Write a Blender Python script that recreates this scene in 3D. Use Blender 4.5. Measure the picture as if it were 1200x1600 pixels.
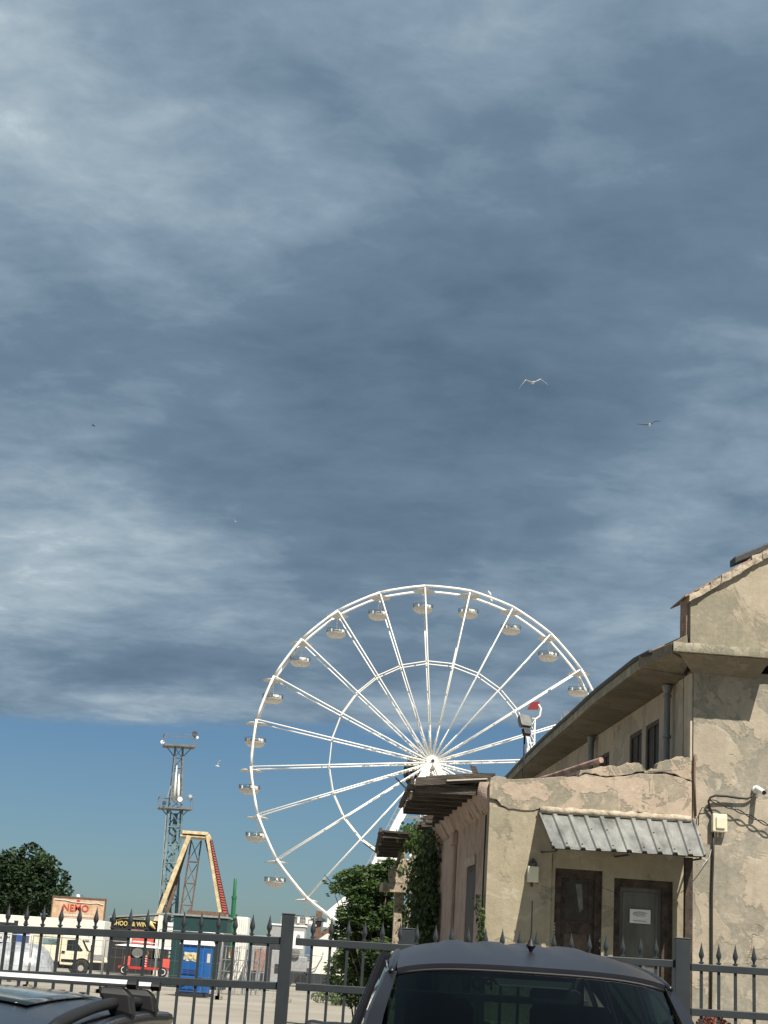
import bpy, bmesh, math, random
from mathutils import Vector, Matrix, noise as mnoise
R=math.radians
random.seed(7)
scene=bpy.context.scene
for o in list(bpy.data.objects): bpy.data.objects.remove(o)
C=scene.collection

# ------------------------------------------------------------------ camera
FPX=2404.0; ROLL=math.atan(.0646); CH=1.7
PITCH=math.atan(708*math.cos(ROLL)/FPX)
Fv=Vector((0,math.cos(PITCH),math.sin(PITCH))); R0=Vector((1,0,0)); U0=R0.cross(Fv)
Rv=R0*math.cos(ROLL)+U0*math.sin(ROLL); Uv=-R0*math.sin(ROLL)+U0*math.cos(ROLL)
cd=bpy.data.cameras.new("camera"); cam=bpy.data.objects.new("camera",cd); C.objects.link(cam)
cd.sensor_fit='VERTICAL'; cd.sensor_height=24; cd.lens=24*FPX/1600; cd.clip_start=.05; cd.clip_end=20000
m=Matrix((Rv,Uv,-Fv)).transposed().to_4x4(); m.translation=Vector((0,0,CH)); cam.matrix_world=m
scene.camera=cam
scene.render.resolution_x=768; scene.render.resolution_y=1024
# ------------------------------------------------------------------ light
YAW=R(3.4)                                   # heading of the old building
def loc2dir(v): return Matrix.Rotation(YAW,3,'Z')@Vector(v)
SUND=loc2dir((.45,-1,1.6)).normalized()
sd=bpy.data.lights.new("sun",'SUN'); sd.energy=5.0; sd.angle=R(.5); sd.color=(1,.92,.80)
so=bpy.data.objects.new("sun",sd); C.objects.link(so); so.rotation_euler=SUND.to_track_quat('Z','Y').to_euler()
scene.view_settings.view_transform='Standard'; scene.view_settings.look='None'; scene.view_settings.gamma=1
scene.view_settings.exposure=.70
# helpers for turning a place in the photograph into a real point at a known distance
def ray(px,py): return Fv+Rv*((px-600)/FPX)+Uv*((800-py)/FPX)
def W(px,py,Y):
    d=ray(px,py); return d*(Y/d.y)+Vector((0,0,CH))
def G(px,py,z=0):
    d=ray(px,py); return d*((z-CH)/d.z)+Vector((0,0,CH))
BO=Vector((5.27,25,0)); BXv=loc2dir((1,0,0)); BYv=loc2dir((0,1,0))
def H(px,py,yl=0):                            # building plane y=yl -> (x,z)
    d=ray(px,py); c=Vector((0,0,CH))-BO; t=(yl-c.dot(BYv))/d.dot(BYv); p=c+d*t; return p.dot(BXv),p.z
def HX(px,py,xl=0):                           # building plane x=xl -> (y,z)
    d=ray(px,py); c=Vector((0,0,CH))-BO; t=(xl-c.dot(BXv))/d.dot(BXv); p=c+d*t; return p.dot(BYv),p.z

# ------------------------------------------------------------------ sky
w=bpy.data.worlds.new("World"); scene.world=w; w.use_nodes=True
nt=w.node_tree; N=nt.nodes; L=nt.links
for n in list(N): N.remove(n)
def nd(t,**k):
    n=N.new(t)
    for a,b in k.items(): setattr(n,a,b)
    return n
def mth(op,a,b=None,c=None,clamp=False):
    n=nd('ShaderNodeMath',operation=op,use_clamp=clamp)
    for i,v in enumerate((a,b,c)):
        if v is None: continue
        if hasattr(v,'links'): L.new(v,n.inputs[i])
        else: n.inputs[i].default_value=v
    return n.outputs[0]
sky=nd('ShaderNodeTexSky',sky_type='NISHITA',sun_disc=False)
sky.sun_elevation=math.asin(SUND.z); sky.sun_rotation=math.atan2(SUND.x,SUND.y); sky.air_density=1.0; sky.dust_density=.6; sky.ozone_density=2.2
tint=nd('ShaderNodeMix',data_type='RGBA',blend_type='MULTIPLY'); tint.inputs[0].default_value=1
L.new(sky.outputs[0],tint.inputs[6]); tint.inputs[7].default_value=(.0255,.0338,.0410,1)
tc=nd('ShaderNodeTexCoord'); sep=nd('ShaderNodeSeparateXYZ'); L.new(tc.outputs['Generated'],sep.inputs[0])
x,y,z=sep.outputs
zc=mth('MAXIMUM',z,.0); den=mth('ADD',zc,.16)
u=mth('DIVIDE',x,den); v=mth('DIVIDE',y,den)
def noise(sx,sy,rot,detail,rough,dist,off):
    cb=nd('ShaderNodeCombineXYZ'); L.new(u,cb.inputs[0]); L.new(v,cb.inputs[1]); cb.inputs[2].default_value=off
    mp=nd('ShaderNodeMapping'); mp.inputs['Rotation'].default_value=(0,0,rot); mp.inputs['Scale'].default_value=(sx,sy,1)
    L.new(cb.outputs[0],mp.inputs[0])
    n=nd('ShaderNodeTexNoise'); n.inputs['Scale'].default_value=1; n.inputs['Detail'].default_value=detail
    n.inputs['Roughness'].default_value=rough; n.inputs['Distortion'].default_value=dist
    L.new(mp.outputs[0],n.inputs['Vector']); return n.outputs['Fac']
n1=noise(1.5,1.6,R(20),9,.50,.2,3.1)
n2=noise(3.6,4.6,R(12),10,.55,.35,11.7)
n3=noise(11,14,R(20),8,.60,.3,1.3)
val=mth('ADD',mth('ADD',mth('MULTIPLY',mth('SUBTRACT',n1,.5),1.0),mth('MULTIPLY',mth('SUBTRACT',n2,.5),.85)),mth('MULTIPLY',mth('SUBTRACT',n3,.5),.48))
val=mth('ADD',val,.40)
def lump(px,py,deg,amp,sx=1.0):
    """a brighter or darker bank of cloud in one direction of the sky; sx<1 widens it sideways"""
    global val
    d=ray(px,py).normalized()
    az=math.atan2(d.x,d.y); el=math.asin(d.z)
    a=mth('ARCTAN2',x,y); e=mth('ARCSINE',z)
    da=mth('MULTIPLY',mth('SUBTRACT',a,az),sx); de=mth('SUBTRACT',e,el)
    q=mth('ADD',mth('MULTIPLY',da,da),mth('MULTIPLY',de,de))
    g=mth('EXPONENT',mth('MULTIPLY',q,-1/(R(deg)**2)))
    val=mth('ADD',val,mth('MULTIPLY',g,amp))
lump(0,60,6,.30,.8); lump(150,300,9,.05,.8); lump(130,895,2.6,.30,.35); lump(1000,945,2.3,.22,.4)
lump(850,690,5.5,-.14,.6); lump(780,440,6,-.17,.7); lump(1180,500,1.8,.10,.5); lump(250,1098,.75,.34,.12); lump(700,1110,.8,.22,.2); lump(250,1035,1.1,-.14,.2); lump(620,640,4,-.06,.5); lump(1180,260,5,-.12,.7); lump(300,1060,1.6,.10,.3); lump(380,560,4,-.10,.5)
lump(100,450,8,.05,.7); lump(350,250,7,.05,.7); lump(200,980,1.2,-.14,.35); lump(980,800,1.6,.05,.5); lump(620,80,5,.10,.6)
val=mth('MULTIPLY_ADD',val,.8,.2)
ramp=nd('ShaderNodeValToRGB'); L.new(val,ramp.inputs[0]); cr=ramp.color_ramp
cr.elements[0].position=.0; cr.elements[0].color=(.047,.080,.118,1)
e=cr.elements.new(.27); e.color=(.064,.103,.148,1)
cr.elements[1].position=1.0; cr.elements[1].color=(.44,.50,.54,1)
e=cr.elements.new(.456); e.color=(.096,.143,.195,1)
e=cr.elements.new(.64); e.color=(.150,.206,.260,1)
e=cr.elements.new(.824); e.color=(.240,.298,.340,1)
# the cloud deck ends about eight degrees above the horizon, beyond it clear blue
edge=mth('ADD',mth('ARCSINE',z),mth('MULTIPLY',mth('SUBTRACT',n2,.5),.020))
edge=mth('ADD',edge,mth('MULTIPLY',mth('MINIMUM',mth('MAXIMUM',mth('ARCTAN2',x,y),-.4),.1),-.050))
edge=mth('ADD',edge,mth('MULTIPLY',mth('SUBTRACT',n3,.5),.010))
mask=nd('ShaderNodeMapRange',interpolation_type='SMOOTHSTEP'); mask.inputs['From Min'].default_value=R(8.1); mask.inputs['From Max'].default_value=R(8.75)
L.new(edge,mask.inputs['Value'])
# behind the viewer the deck is broken and sunlit: brighter
back=nd('ShaderNodeMapRange',interpolation_type='SMOOTHSTEP'); back.inputs['From Min'].default_value=.35; back.inputs['From Max'].default_value=-.5
back.inputs['To Min'].default_value=1.0; back.inputs['To Max'].default_value=1.1
L.new(y,back.inputs['Value'])
sc=nd('ShaderNodeVectorMath',operation='SCALE'); L.new(ramp.outputs[0],sc.inputs[0]); L.new(back.outputs[0],sc.inputs['Scale'])
mix=nd('ShaderNodeMix',data_type='RGBA'); L.new(mask.outputs[0],mix.inputs[0]); L.new(tint.outputs[2],mix.inputs[6]); L.new(sc.outputs[0],mix.inputs[7])
bg=nd('ShaderNodeBackground'); bg.inputs[1].default_value=1.0; L.new(mix.outputs[2],bg.inputs[0])
wo=nd('ShaderNodeOutputWorld'); L.new(bg.outputs[0],wo.inputs[0])

# ------------------------------------------------------------------ materials
def mat(name,col,rough=.7,metal=0,var=.12,vscale=6,bump=.0,bscale=40,spec=.4,col2=None,coord='Object',emis=None,stretch=(1,1,1),detail=6):
    m=bpy.data.materials.new(name); m.use_nodes=True; t=m.node_tree; n=t.nodes; l=t.links
    b=n['Principled BSDF']; b.inputs['Roughness'].default_value=rough; b.inputs['Metallic'].default_value=metal
    b.inputs['Specular IOR Level'].default_value=spec
    tcn=n.new('ShaderNodeTexCoord'); mp=n.new('ShaderNodeMapping'); mp.inputs['Scale'].default_value=stretch
    l.new(tcn.outputs[coord],mp.inputs[0])
    nz=n.new('ShaderNodeTexNoise'); nz.inputs['Scale'].default_value=vscale; nz.inputs['Detail'].default_value=detail; nz.inputs['Roughness'].default_value=.62
    l.new(mp.outputs[0],nz.inputs['Vector'])
    rp=n.new('ShaderNodeValToRGB'); rp.color_ramp.elements[0].position=.33; rp.color_ramp.elements[1].position=.67
    a=[max(0,c*(1-var)) for c in col]; c2=col2 if col2 else [min(1,c*(1+var)) for c in col]
    rp.color_ramp.elements[0].color=(*a,1); rp.color_ramp.elements[1].color=(*c2,1)
    l.new(nz.outputs['Fac'],rp.inputs[0]); l.new(rp.outputs[0],b.inputs['Base Color'])
    if bump:
        bz=n.new('ShaderNodeTexNoise'); bz.inputs['Scale'].default_value=bscale; bz.inputs['Detail'].default_value=6
        l.new(mp.outputs[0],bz.inputs['Vector']); bp=n.new('ShaderNodeBump'); bp.inputs['Strength'].default_value=bump; bp.inputs['Distance'].default_value=.02
        l.new(bz.outputs['Fac'],bp.inputs['Height']); l.new(bp.outputs[0],b.inputs['Normal'])
    return m
def plaster(name,under,coat,pale,cover=.5,scale=1.1,streak=.5,stain=.5,seed=0.0,stainz=None):
    """old render: grey undercoat, flaking paint coat over it with hard edges, pale scars, soot streaks, cracks"""
    m=bpy.data.materials.new(name); m.use_nodes=True; t=m.node_tree; n=t.nodes; l=t.links
    b=n['Principled BSDF']; b.inputs['Roughness'].default_value=.92; b.inputs['Specular IOR Level'].default_value=.15
    tcn=n.new('ShaderNodeTexCoord'); 
    def nz(sc,det,rg,st=(1,1,1),off=0,dist=0):
        mp=n.new('ShaderNodeMapping'); mp.inputs['Scale'].default_value=st; mp.inputs['Location'].default_value=(off+seed,off*1.7,seed*2.3)
        l.new(tcn.outputs['Object'],mp.inputs[0]); k=n.new('ShaderNodeTexNoise'); k.inputs['Scale'].default_value=sc; k.inputs['Detail'].default_value=det
        k.inputs['Roughness'].default_value=rg; k.inputs['Distortion'].default_value=dist; l.new(mp.outputs[0],k.inputs['Vector']); return k.outputs['Fac']
    def rmp(s,a,bb):
        k=n.new('ShaderNodeMapRange'); k.inputs['From Min'].default_value=a; k.inputs['From Max'].default_value=bb; l.new(s,k.inputs['Value']); return k.outputs[0]
    def mx(f,a,bb,mode='MIX'):
        k=n.new('ShaderNodeMix'); k.data_type='RGBA'; k.blend_type=mode
        if hasattr(f,'links'): l.new(f,k.inputs[0])
        else: k.inputs[0].default_value=f
        for i,v in ((6,a),(7,bb)):
            if hasattr(v,'links'): l.new(v,k.inputs[i])
            else: k.inputs[i].default_value=(*v,1)
        return k.outputs[2]
    def mm(op,a,bb):
        k=n.new('ShaderNodeMath'); k.operation=op; k.use_clamp=True
        for i,v in enumerate((a,bb)):
            if hasattr(v,'links'): l.new(v,k.inputs[i])
            else: k.inputs[i].default_value=v
        return k.outputs[0]
    fine=nz(14,8,.7); und=mx(rmp(fine,.3,.7),[c*.78 for c in under],[c*1.14 for c in under])
    big=nz(scale,9,.6,off=5,dist=.5)
    edge=.5-(cover-.5)*.35
    cm=rmp(big,edge-.014,edge+.014)
    ct=mx(rmp(nz(3.1,8,.65,off=9),.3,.7),[c*.84 for c in coat],[c*1.1 for c in coat])
    col=mx(cm,und,ct)
    rim=mm('MULTIPLY',rmp(big,edge-.022,edge-.010),mm('SUBTRACT',1.0,rmp(big,edge-.010,edge+.004)))
    col=mx(mm('MULTIPLY',rim,.22),col,[c*.5 for c in under])
    sc=rmp(nz(scale*3.2,8,.7,off=17,dist=.8),.57,.62); col=mx(mm('MULTIPLY',sc,.7),col,pale)
    mid=rmp(nz(scale*5,9,.72,off=61,dist=.4),.36,.64); col=mx(mm('MULTIPLY',mid,.26),col,[c*.70 for c in under])
    g2=rmp(nz(2.6,8,.7,off=71),.47,.60); col=mx(mm('MULTIPLY',g2,.35),col,[c*1.12 for c in coat])
    soft=rmp(nz(scale*.6,5,.6,off=31),.38,.66); col=mx(mm('MULTIPLY',soft,stain*.55),col,[under[0]*.60,under[1]*.60,under[2]*.56])
    stv=rmp(nz(2.2,7,.65,st=(2.6,2.6,.22),off=23),.50,.70); col=mx(mm('MULTIPLY',stv,streak*.6),col,[.12,.105,.085])
    sp=rmp(nz(30,3,.6,off=41),.66,.70); col=mx(mm('MULTIPLY',sp,.45),col,[.13,.115,.09])
    l.new(col,b.inputs['Base Color'])
    vo=n.new('ShaderNodeTexVoronoi'); vo.feature='DISTANCE_TO_EDGE'; vo.inputs['Scale'].default_value=.55
    mp=n.new('ShaderNodeMapping'); l.new(tcn.outputs['Object'],mp.inputs[0]); 
    wn=n.new('ShaderNodeTexNoise'); wn.inputs['Scale'].default_value=2.2; wn.inputs['Detail'].default_value=5; l.new(tcn.outputs['Object'],wn.inputs['Vector'])
    ad=n.new('ShaderNodeMix'); ad.data_type='RGBA'; ad.blend_type='LINEAR_LIGHT'; ad.inputs[0].default_value=.35; l.new(mp.outputs[0],ad.inputs[6]); l.new(wn.outputs['Color'],ad.inputs[7]); l.new(ad.outputs[2],vo.inputs['Vector'])
    crk=mm('SUBTRACT',1.0,rmp(vo.outputs['Distance'],.0,.009))
    crk=mm('MULTIPLY',crk,rmp(nz(.9,3,.5,off=51),.56,.60))
    col2=mx(mm('MULTIPLY',crk,.5),col,[.11,.09,.07]); l.new(col2,b.inputs['Base Color'])
    h=mm('ADD',mm('MULTIPLY',cm,.35),mm('MULTIPLY',fine,.55)); h=mm('SUBTRACT',h,mm('MULTIPLY',crk,.5))
    bp=n.new('ShaderNodeBump'); bp.inputs['Strength'].default_value=.55; bp.inputs['Distance'].default_value=.03; l.new(h,bp.inputs['Height']); l.new(bp.outputs[0],b.inputs['Normal'])
    return m
def glass(name,tintc=(.25,.3,.3),rough=.02,fres=1.45):
    m=bpy.data.materials.new(name); m.use_nodes=True; t=m.node_tree; n=t.nodes; l=t.links
    for k in list(n): n.remove(k)
    o=n.new('ShaderNodeOutputMaterial'); mxs=n.new('ShaderNodeMixShader'); tr=n.new('ShaderNodeBsdfTransparent'); gl=n.new('ShaderNodeBsdfGlossy'); fr=n.new('ShaderNodeFresnel')
    tr.inputs[0].default_value=(*tintc,1); gl.inputs['Roughness'].default_value=rough; fr.inputs[0].default_value=fres
    l.new(fr.outputs[0],mxs.inputs[0]); l.new(tr.outputs[0],mxs.inputs[1]); l.new(gl.outputs[0],mxs.inputs[2]); l.new(mxs.outputs[0],o.inputs[0])
    return m
def leafmat(name,dark,light,scale=1.2,trans=.25):
    m=mat(name,dark,rough=.6,var=.0,vscale=scale,col2=light,spec=.25,coord='Object')
    n=m.node_tree.nodes; l=m.node_tree.links; b=n['Principled BSDF']; o=n['Material Output']
    tr=n.new('ShaderNodeBsdfTranslucent'); mxs=n.new('ShaderNodeMixShader'); mxs.inputs[0].default_value=trans
    rp=[k for k in n if k.type=='VALTORGB'][0]; l.new(rp.outputs[0],tr.inputs[0]); l.new(b.outputs[0],mxs.inputs[1]); l.new(tr.outputs[0],mxs.inputs[2]); l.new(mxs.outputs[0],o.inputs[0])
    return m
M={}
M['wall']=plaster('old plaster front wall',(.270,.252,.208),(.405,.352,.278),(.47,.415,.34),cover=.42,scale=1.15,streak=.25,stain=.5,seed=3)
M['gable']=plaster('old plaster gable',(.285,.265,.205),(.46,.395,.305),(.48,.42,.33),cover=.30,scale=.5,streak=.3,stain=.5,seed=8)
M['wallside']=plaster('bounce toned old plaster side wall',(.42,.375,.295),(.52,.45,.355),(.56,.49,.40),cover=.60,scale=.6,streak=.45,stain=.55,seed=13)  # paler than the front: light reflected onto the shaded side is in the colour
M['annex']=plaster('yellowed annex plaster',(.255,.232,.172),(.335,.295,.215),(.45,.41,.33),cover=.62,scale=.9,streak=.22,stain=.35,seed=21)
M['parapet']=plaster('peeling pink parapet',(.265,.242,.190),(.440,.355,.280),(.49,.43,.33),cover=.52,scale=2.0,streak=.12,stain=.35,seed=33)
M['pink']=plaster('faded pink plaster',(.31,.245,.20),(.40,.305,.255),(.46,.39,.33),cover=.70,scale=1.2,streak=.75,stain=.4,seed=41)
M['slab']=plaster('lichened concrete slab',(.27,.255,.20),(.36,.33,.25),(.45,.42,.34),cover=.45,scale=3.5,streak=.3,stain=.8,seed=52)
M['soffit']=plaster('shade toned concrete soffit',(.19,.17,.13),(.25,.215,.165),(.30,.26,.20),cover=.5,scale=.8,streak=.5,stain=.8,seed=61)  # shade under the eaves is put into the colour, against bounced light
M['stone']=mat('broken masonry',(.30,.25,.19),.95,var=.35,vscale=9,bump=.8,bscale=25)
M['tile']=mat('old roof tile',(.28,.19,.14),.9,var=.35,vscale=7,bump=.5,bscale=30)
M['mortar']=mat('verge mortar',(.36,.31,.24),.95,var=.4,vscale=9,bump=.9,bscale=18)
M['darkmetal']=mat('weathered dark metal',(.045,.048,.05),.6,.3,var=.3,vscale=20)
M['gutter']=mat('grey gutter metal',(.16,.165,.16),.6,.3,var=.25,vscale=5)
M['pipe']=mat('zinc drainpipe',(.20,.205,.20),.55,.4,var=.25,vscale=4,stretch=(1,1,.3))
M['wood']=mat('grey rotten timber',(.070,.060,.050),.95,var=.5,vscale=5,bump=.9,bscale=22,stretch=(.5,3,3))
M['woodlight']=mat('pale split timber',(.42,.38,.32),.9,var=.2)
M['brownwood']=mat('peeling brown paint',(.028,.020,.015),.8,var=.4,vscale=9,bump=.4,col2=(.070,.050,.037))
M['doorpanel']=mat('grey green door paint',(.090,.088,.080),.7,var=.25,vscale=4,bump=.2,stretch=(1,1,.4))
M['shutter']=mat('brown shutter paint',(.085,.060,.048),.8,var=.3,vscale=6)
M['dirtyglass']=mat('dusty window glass',(.045,.040,.034),.6,var=.35,vscale=3,spec=.2)
M['black']=mat('black void',(.012,.012,.012),.9)
M['cream']=mat('cream plastic',(.62,.58,.44),.5,var=.06,spec=.4)
M['white']=mat('white paint',(.78,.77,.74),.45,var=.05,vscale=1.5,spec=.4)
M['whitewheel']=mat('white wheel enamel',(.80,.79,.75),.4,var=.05,vscale=.8,spec=.4)
M['whitedirty']=mat('dusty white panel',(.70,.68,.61),.5,var=.10,vscale=1.2,stretch=(1,1,.3))
M['creamtruck']=mat('cream truck paint',(.72,.66,.50),.4,var=.06,vscale=1.5)
M['steel']=mat('galvanised steel',(.40,.41,.41),.45,.6,var=.15,vscale=8)
M['silver']=mat('brushed aluminium',(.80,.80,.78),.42,.45,var=.04)
M['fence']=mat('slate grey fence paint',(.025,.031,.035),.5,.1,var=.14,vscale=9,spec=.45)
M['cable']=mat('black cable',(.018,.016,.014),.6)
M['carpaint']=mat('dark charcoal car paint',(.016,.017,.022),.32,.15,var=.06,vscale=2,spec=.4)
M['roofpaint']=mat('dusty charcoal roof paint',(.022,.023,.031),.34,.2,var=.10,vscale=3,spec=.6,bump=.04,bscale=60)
M['carblack']=mat('black car paint',(.008,.009,.014),.25,.1,var=.05,spec=.35)
M['plastic']=mat('black plastic trim',(.009,.009,.010),.55,var=.1)
M['darktint']=glass('shade band',(.10,.12,.12),.05,1.3)
M['rubber']=mat('tyre rubber',(.020,.020,.020),.85)
M['rim']=mat('wheel rim',(.45,.44,.41),.4,.4)
M['interior']=mat('car interior cloth',(.020,.022,.024),.9)
M['windscreen']=glass('windscreen glass',(.27,.35,.32),.03,1.20)
M['sideglass']=glass('privacy glass',(.10,.12,.12),.02,1.5)
M['sunroof']=mat('sunroof glass',(.014,.020,.022),.12,spec=.5)
M['clear']=glass('clear tub screen',(.80,.84,.86),.05,1.3)
M['tub']=mat('pale sand gondola shell',(.60,.57,.52),.45,var=.06)
M['canopyw']=mat('gondola roof',(.55,.55,.52),.5)
M['hubdark']=mat('dark hub drum',(.030,.034,.040),.7)
M['blue']=mat('blue cabin plastic',(.012,.10,.33),.45,var=.10,vscale=2)
M['bluebox']=mat('blue painted steel',(.035,.08,.26),.5,var=.12)
M['green']=mat('dark green painted booth',(.010,.040,.042),.55,var=.15)
M['greencrane']=mat('green crane paint',(.02,.13,.055),.5,var=.12)
M['red']=mat('red paint',(.46,.035,.03),.5,var=.1)
M['curtain']=mat('grubby curtain',(.13,.125,.115),.8,var=.3,vscale=12)
M['maroonsign']=mat('dark red sign',(.20,.018,.022),.6,var=.1)
M['redlamp']=mat('red lamp housing',(.42,.10,.085),.5,var=.1)
M['maroon']=mat('maroon plastic pipe',(.22,.11,.09),.6,var=.2,col2=(.42,.30,.26))
M['yellowsteel']=mat('faded yellow steel',(.50,.36,.18),.6,var=.22,vscale=2.2,col2=(.68,.58,.38))
M['brownsteel']=mat('brown rust steel',(.13,.085,.06),.8,var=.3)
M['teal']=mat('blue green mast paint',(.07,.11,.125),.6,.2,var=.35,vscale=.6,col2=(.22,.34,.37))
M['tarp']=mat('silver tarpaulin',(.50,.52,.55),.28,.55,var=.25,vscale=1.6,col2=(.85,.85,.85),bump=.5,bscale=3)
M['sign']=mat('faded sand billboard print',(.50,.31,.18),.7,var=.20,vscale=2.0,col2=(.62,.45,.32))
M['signred']=mat('red lettering',(.50,.05,.03),.6,var=.05)
M['gold']=mat('gold lettering',(.62,.50,.20),.5,var=.1)
M['stallblack']=mat('black stall board',(.022,.022,.022),.6,var=.2)
M['banner']=mat('red printed banner',(.62,.09,.07),.6,var=.1)
M['greybox']=mat('grey cabinet paint',(.30,.31,.31),.6,var=.15)
M['pinkboard']=mat('faded red board',(.30,.17,.14),.8,var=.3)
M['concrete']=mat('pale yard concrete',(.235,.215,.18),.95,var=.10,vscale=.22,bump=.2,bscale=6,col2=(.29,.27,.23),detail=10)
M['asphalt']=mat('asphalt',(.05,.05,.052),.95,var=.2,vscale=3,bump=.4,bscale=120)
M['pave']=mat('pavement concrete',(.26,.25,.23),.95,var=.15,vscale=2,bump=.3)
M['hill']=mat('haze blue wooded hill',(.05,.085,.13),1,var=.15,vscale=.01)  # blue of the distant haze is mixed into the base colour
M['bark']=mat('bark',(.10,.08,.06),.95,var=.3,bump=.6)
M['leafdark']=leafmat('dark oak leaves',(.012,.026,.012),(.035,.065,.024),.55,.2)
M['leafmid']=leafmat('ash leaves',(.030,.062,.020),(.090,.145,.045),.9)
M['leafivy']=leafmat('ivy leaves',(.022,.048,.016),(.080,.115,.034),1.5)
M['leaflime']=leafmat('young vine leaves',(.06,.11,.022),(.14,.20,.05),1.5)
M['leafbush']=leafmat('bramble leaves',(.025,.050,.016),(.08,.125,.035),1.0)
M['dry']=leafmat('dry grass',(.20,.15,.09),(.34,.27,.17),2,.2)
M['redleaf']=leafmat('reddish shrub leaves',(.10,.035,.03),(.20,.08,.05),4,.2)
M['gullw']=mat('gull white feathers',(.70,.70,.70),.8,var=.05)
M['gullg']=mat('gull grey wing',(.20,.21,.23),.8,var=.1)
M['gulld']=mat('gull dark brown wing',(.07,.068,.07),.8,var=.1)
M['paper']=mat('white paper notice',(.60,.60,.58),.7,var=.05)

# corrugated awning metal
def awning_mat():
    m=mat('weathered corrugated steel',(.155,.165,.16),.5,.35,var=.28,vscale=3.2,bump=.25,bscale=30,stretch=(1,.5,.5),col2=(.31,.32,.31),spec=.4)
    return m
M['awning']=awning_mat()

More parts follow.
